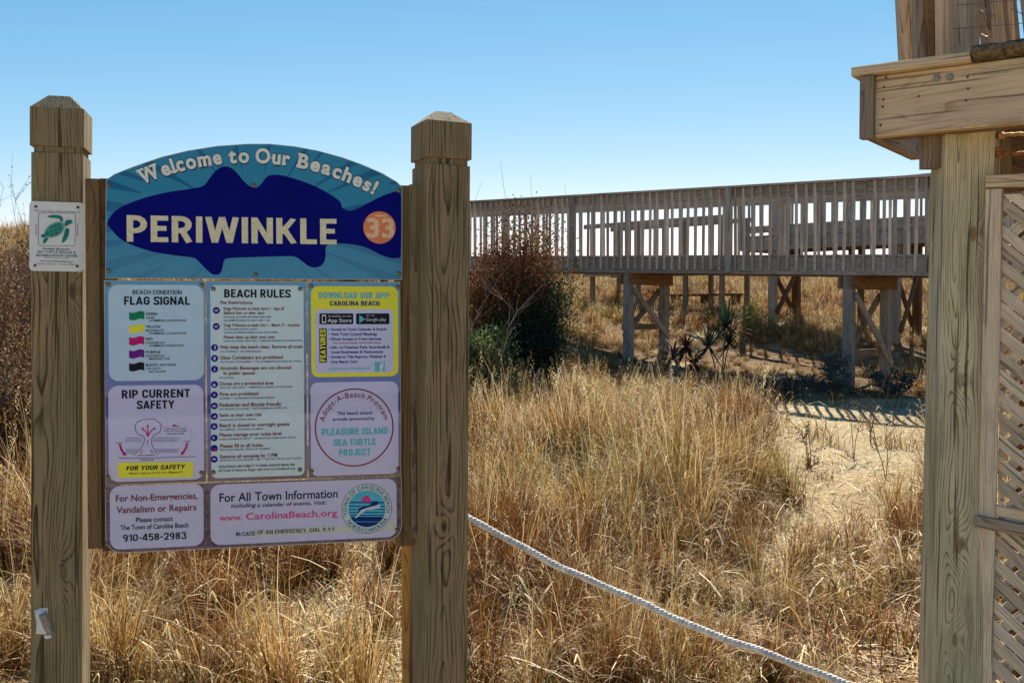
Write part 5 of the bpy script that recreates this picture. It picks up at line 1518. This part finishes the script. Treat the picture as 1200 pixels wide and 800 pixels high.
shrub('low_shrub', at(985, 14.0), .62, .60, 'largest low blue-green shrub at the foot of the near support post', 'shrub', BG, 4200, .032, 9, group='low shrubs at the foot of the boardwalk posts', seed=7)
shrub('low_shrub', at(1050, 14.0), .48, .55, 'low dark shrub right of the near support posts beside the big square post', 'shrub', BG[:3], 3200, .03, 9, group='low shrubs at the foot of the boardwalk posts', seed=9)
shrub('green_shrub', at(889, 19.3), .75, .3, 'small yellow-green shrub below the far deck', 'shrub', [(.20, .24, .05), (.14, .18, .04)], 1600, .035, 6, seed=10)
# scrub on the left dune
for i, (px, Y, hh_, rr_, lb_) in enumerate(((-6, 9.6, 1.20, .75, 'dense brown scrub bush at the left edge, nearest on the dune'), (26, 10.8, 1.22, .75, 'brown scrub bush just left of the turtle plaque post'),
                                        (-60, 9.4, 1.4, .9, 'brown scrub bush on the dune beyond the left edge'), (30, 12.5, 1.2, .8, 'twiggy brown scrub at the back of the left dune'), (14, 8.4, .95, .6, 'lower brown scrub bush at the left edge in front of the dune'))):
    shrub('scrub_bush', at(px, Y), hh_, rr_, lb_, 'bush', BR + [(.30, .20, .09), (.34, .24, .12), (.07, .04, .02)], 9000, .036, 14, group='brown scrub bushes on the left dune', clumps=90, seed=20 + i)
# bare twigs
def twig(name, base, hgt, label, cat, n_=5, spread=.3, mat=None, buds=None, seed=1, r0=.006):
    r = random.Random(seed); base = Vector(base); base.z = H(base.x, base.y)
    root = empty(name, Matrix.Translation(base), label, cat); mb = MB(); bud = Col()
    def br(p, d_, L, rad, lv):
        pts_ = [p]
        for k in range(5):
            d_ = (d_ + Vector((r.gauss(0, .13), r.gauss(0, .13), .05))).normalized(); pts_.append(pts_[-1] + d_ * L / 5)
        mb.tube(pts_, [rad * (1 - .12 * k) for k in range(6)], 5, False)
        if lv > 0:
            for k in range(r.randint(3, 5)):
                i = r.randint(1, 5); d2 = (d_ + Vector((r.gauss(0, .6), r.gauss(0, .6), r.gauss(0, .3)))).normalized(); br(pts_[i], d2, L * r.uniform(.35, .6), rad * .55, lv - 1)
        elif buds:
            for k in range(3): bud.leaf(pts_[r.randint(2, 5)], (r.gauss(0, 1), r.gauss(0, 1), r.gauss(0, 1)), (r.gauss(0, 1), 1, 0), .02, .012, r.choice(buds))
    for i in range(n_):
        a = r.uniform(0, 6.283); br(base - UPV * .02, Vector((math.cos(a) * spread, math.sin(a) * spread, 1)).normalized(), hgt * r.uniform(.6, 1), r0, 2)
    link('stems', mb.mesh('stems'), mat or M_bark, root, I4)
    if buds and bud.v: link('buds', bud.mesh('buds'), M_leaf, root, I4)
for i, (px, Y, h_, lb_) in enumerate(((8, 9.8, 1.75, 'bare twigs reaching above the scrub at the left edge'), (28, 10.4, 1.7, 'bare twigs above the scrub just left of the plaque'), (-20, 9.6, 1.8, 'bare twigs beyond the left edge of the scrub'))):
    twig('bare_twigs', at(px, Y), h_, lb_, 'twigs', 7, .3, None, [(.16, .08, .04)], 50 + i, .006)
twig('bare_shrub', at(566, 13.2), 1.45, 'leafless pale twiggy shrub beside the right sign post', 'shrub', 4, .3, M_pale_bark, seed=2, r0=.009)
twig('dead_plant', at(950, 9.4), .42, 'small dead branching plant standing on the bare sand', 'plant', 3, .4, None, [(.12, .05, .03)], 3, .005)
twig('dead_plant', at(948, 9.2), .14, 'tiny dark dead sprig on the sand beside the branching plant', 'plant', 5, .9, None, [(.12, .05, .03)], 4, .004)
for i, (px, Y, h_, lb_) in enumerate(((1040, 8.9, .85, 'thin reddish weed stalk nearest the big square post'), (1002, 9.6, .75, 'thin tall weed stalk on the sand below the support posts'),
                                      (908, 10.8, .7, 'thin weed stalk at the left side of the sand patch'), (1022, 10.4, .6, 'short weed stalk between the two tall ones on the sand'), (905, 14.6, 1.1, 'tall green weed stalk left of the blue-green shrubs'))):
    twig('weed_stalk', at(px, Y), h_, lb_, 'weed', 2, .12, None, [(.16, .08, .06), (.12, .12, .05)], 30 + i, .0045)
# tall sea oats standing against the sky
for i, (px, Y, ztop, lb_) in enumerate(((596, 16, 190, 'tallest thin reed stalk above the boardwalk rail'), (563, 16, 214, 'thin reed stalk beside the right sign post top rail'), (668, 19, 216, 'thin reed stalk above the rail right of the bush'), (622, 17, 205, 'thin curved reed stalk over the brown bush'))):
    b_ = Vector(at(px, Y)); b_.z = H(b_.x, b_.y); tz = W(px, ztop, Y).z
    mb = MB(); r = random.Random(i); pts_ = [b_ + UPV * (tz - b_.z) * k / 8 + Vector((r.gauss(0, .012) * k, 0, 0)) for k in range(9)]
    mb.tube(pts_, [.006 - .0005 * k for k in range(9)], 5); 
    setp(link('reed_stalk', mb.mesh('reed_stalk'), M_pale_bark), lb_, 'reed')
# --- fan palmettos and the dead one
def palmetto(base, fans, label, cols, seed, nm='palmetto', droop=0.0):
    r = random.Random(seed); base = Vector(base); base.z = H(base.x, base.y)
    root = empty(nm, Matrix.Translation(base), label, 'palmetto')
    for (dx_, dy_, hz, rad, tilt) in fans:
        c_ = base + Vector((dx_, dy_, hz)); mb = MB()
        mb.tube([base + Vector((dx_ * .1, dy_ * .1, 0)), base.lerp(c_, .6) + UPV * .05, c_], [.012, .010, .007], 6); st_ = link('stalk', mb.mesh('stalk'), M_bark, root, I4)
        fan = Col(); N = 30
        for k in range(N):
            a = R(-60 + 300 * k / (N - 1)); d_ = Vector((math.cos(a), tilt + r.gauss(0, .08), math.sin(a) - droop)).normalized()
            fan.blade(c_, d_, rad * r.uniform(.85, 1.05), .048, .25 + droop * 2, tuple(x_ * r.uniform(.7, 1.25) for x_ in r.choice(cols)), 4)
        link('fan_leaf', fan.mesh('fan_leaf'), M_leaf, root, I4)
palmetto(at(845, 14.9), [(.05, -.1, .92, .46, -.2), (-.2, -.1, .62, .42, -.3), (.14, .1, .66, .40, .2)], 'dark green fan palmetto standing in the grass between the support posts', [(.02, .05, .03), (.03, .07, .04), (.05, .09, .04)], 3)
palmetto(at(803, 14.6), [(0, -.1, .66, .34, -.3), (-.15, .1, .52, .34, .2), (.12, 0, .42, .34, -.2)], 'withered brown palmetto beside the left support posts', [(.06, .028, .022), (.09, .045, .03), (.03, .02, .02)], 4, 'dead_palmetto', .5)
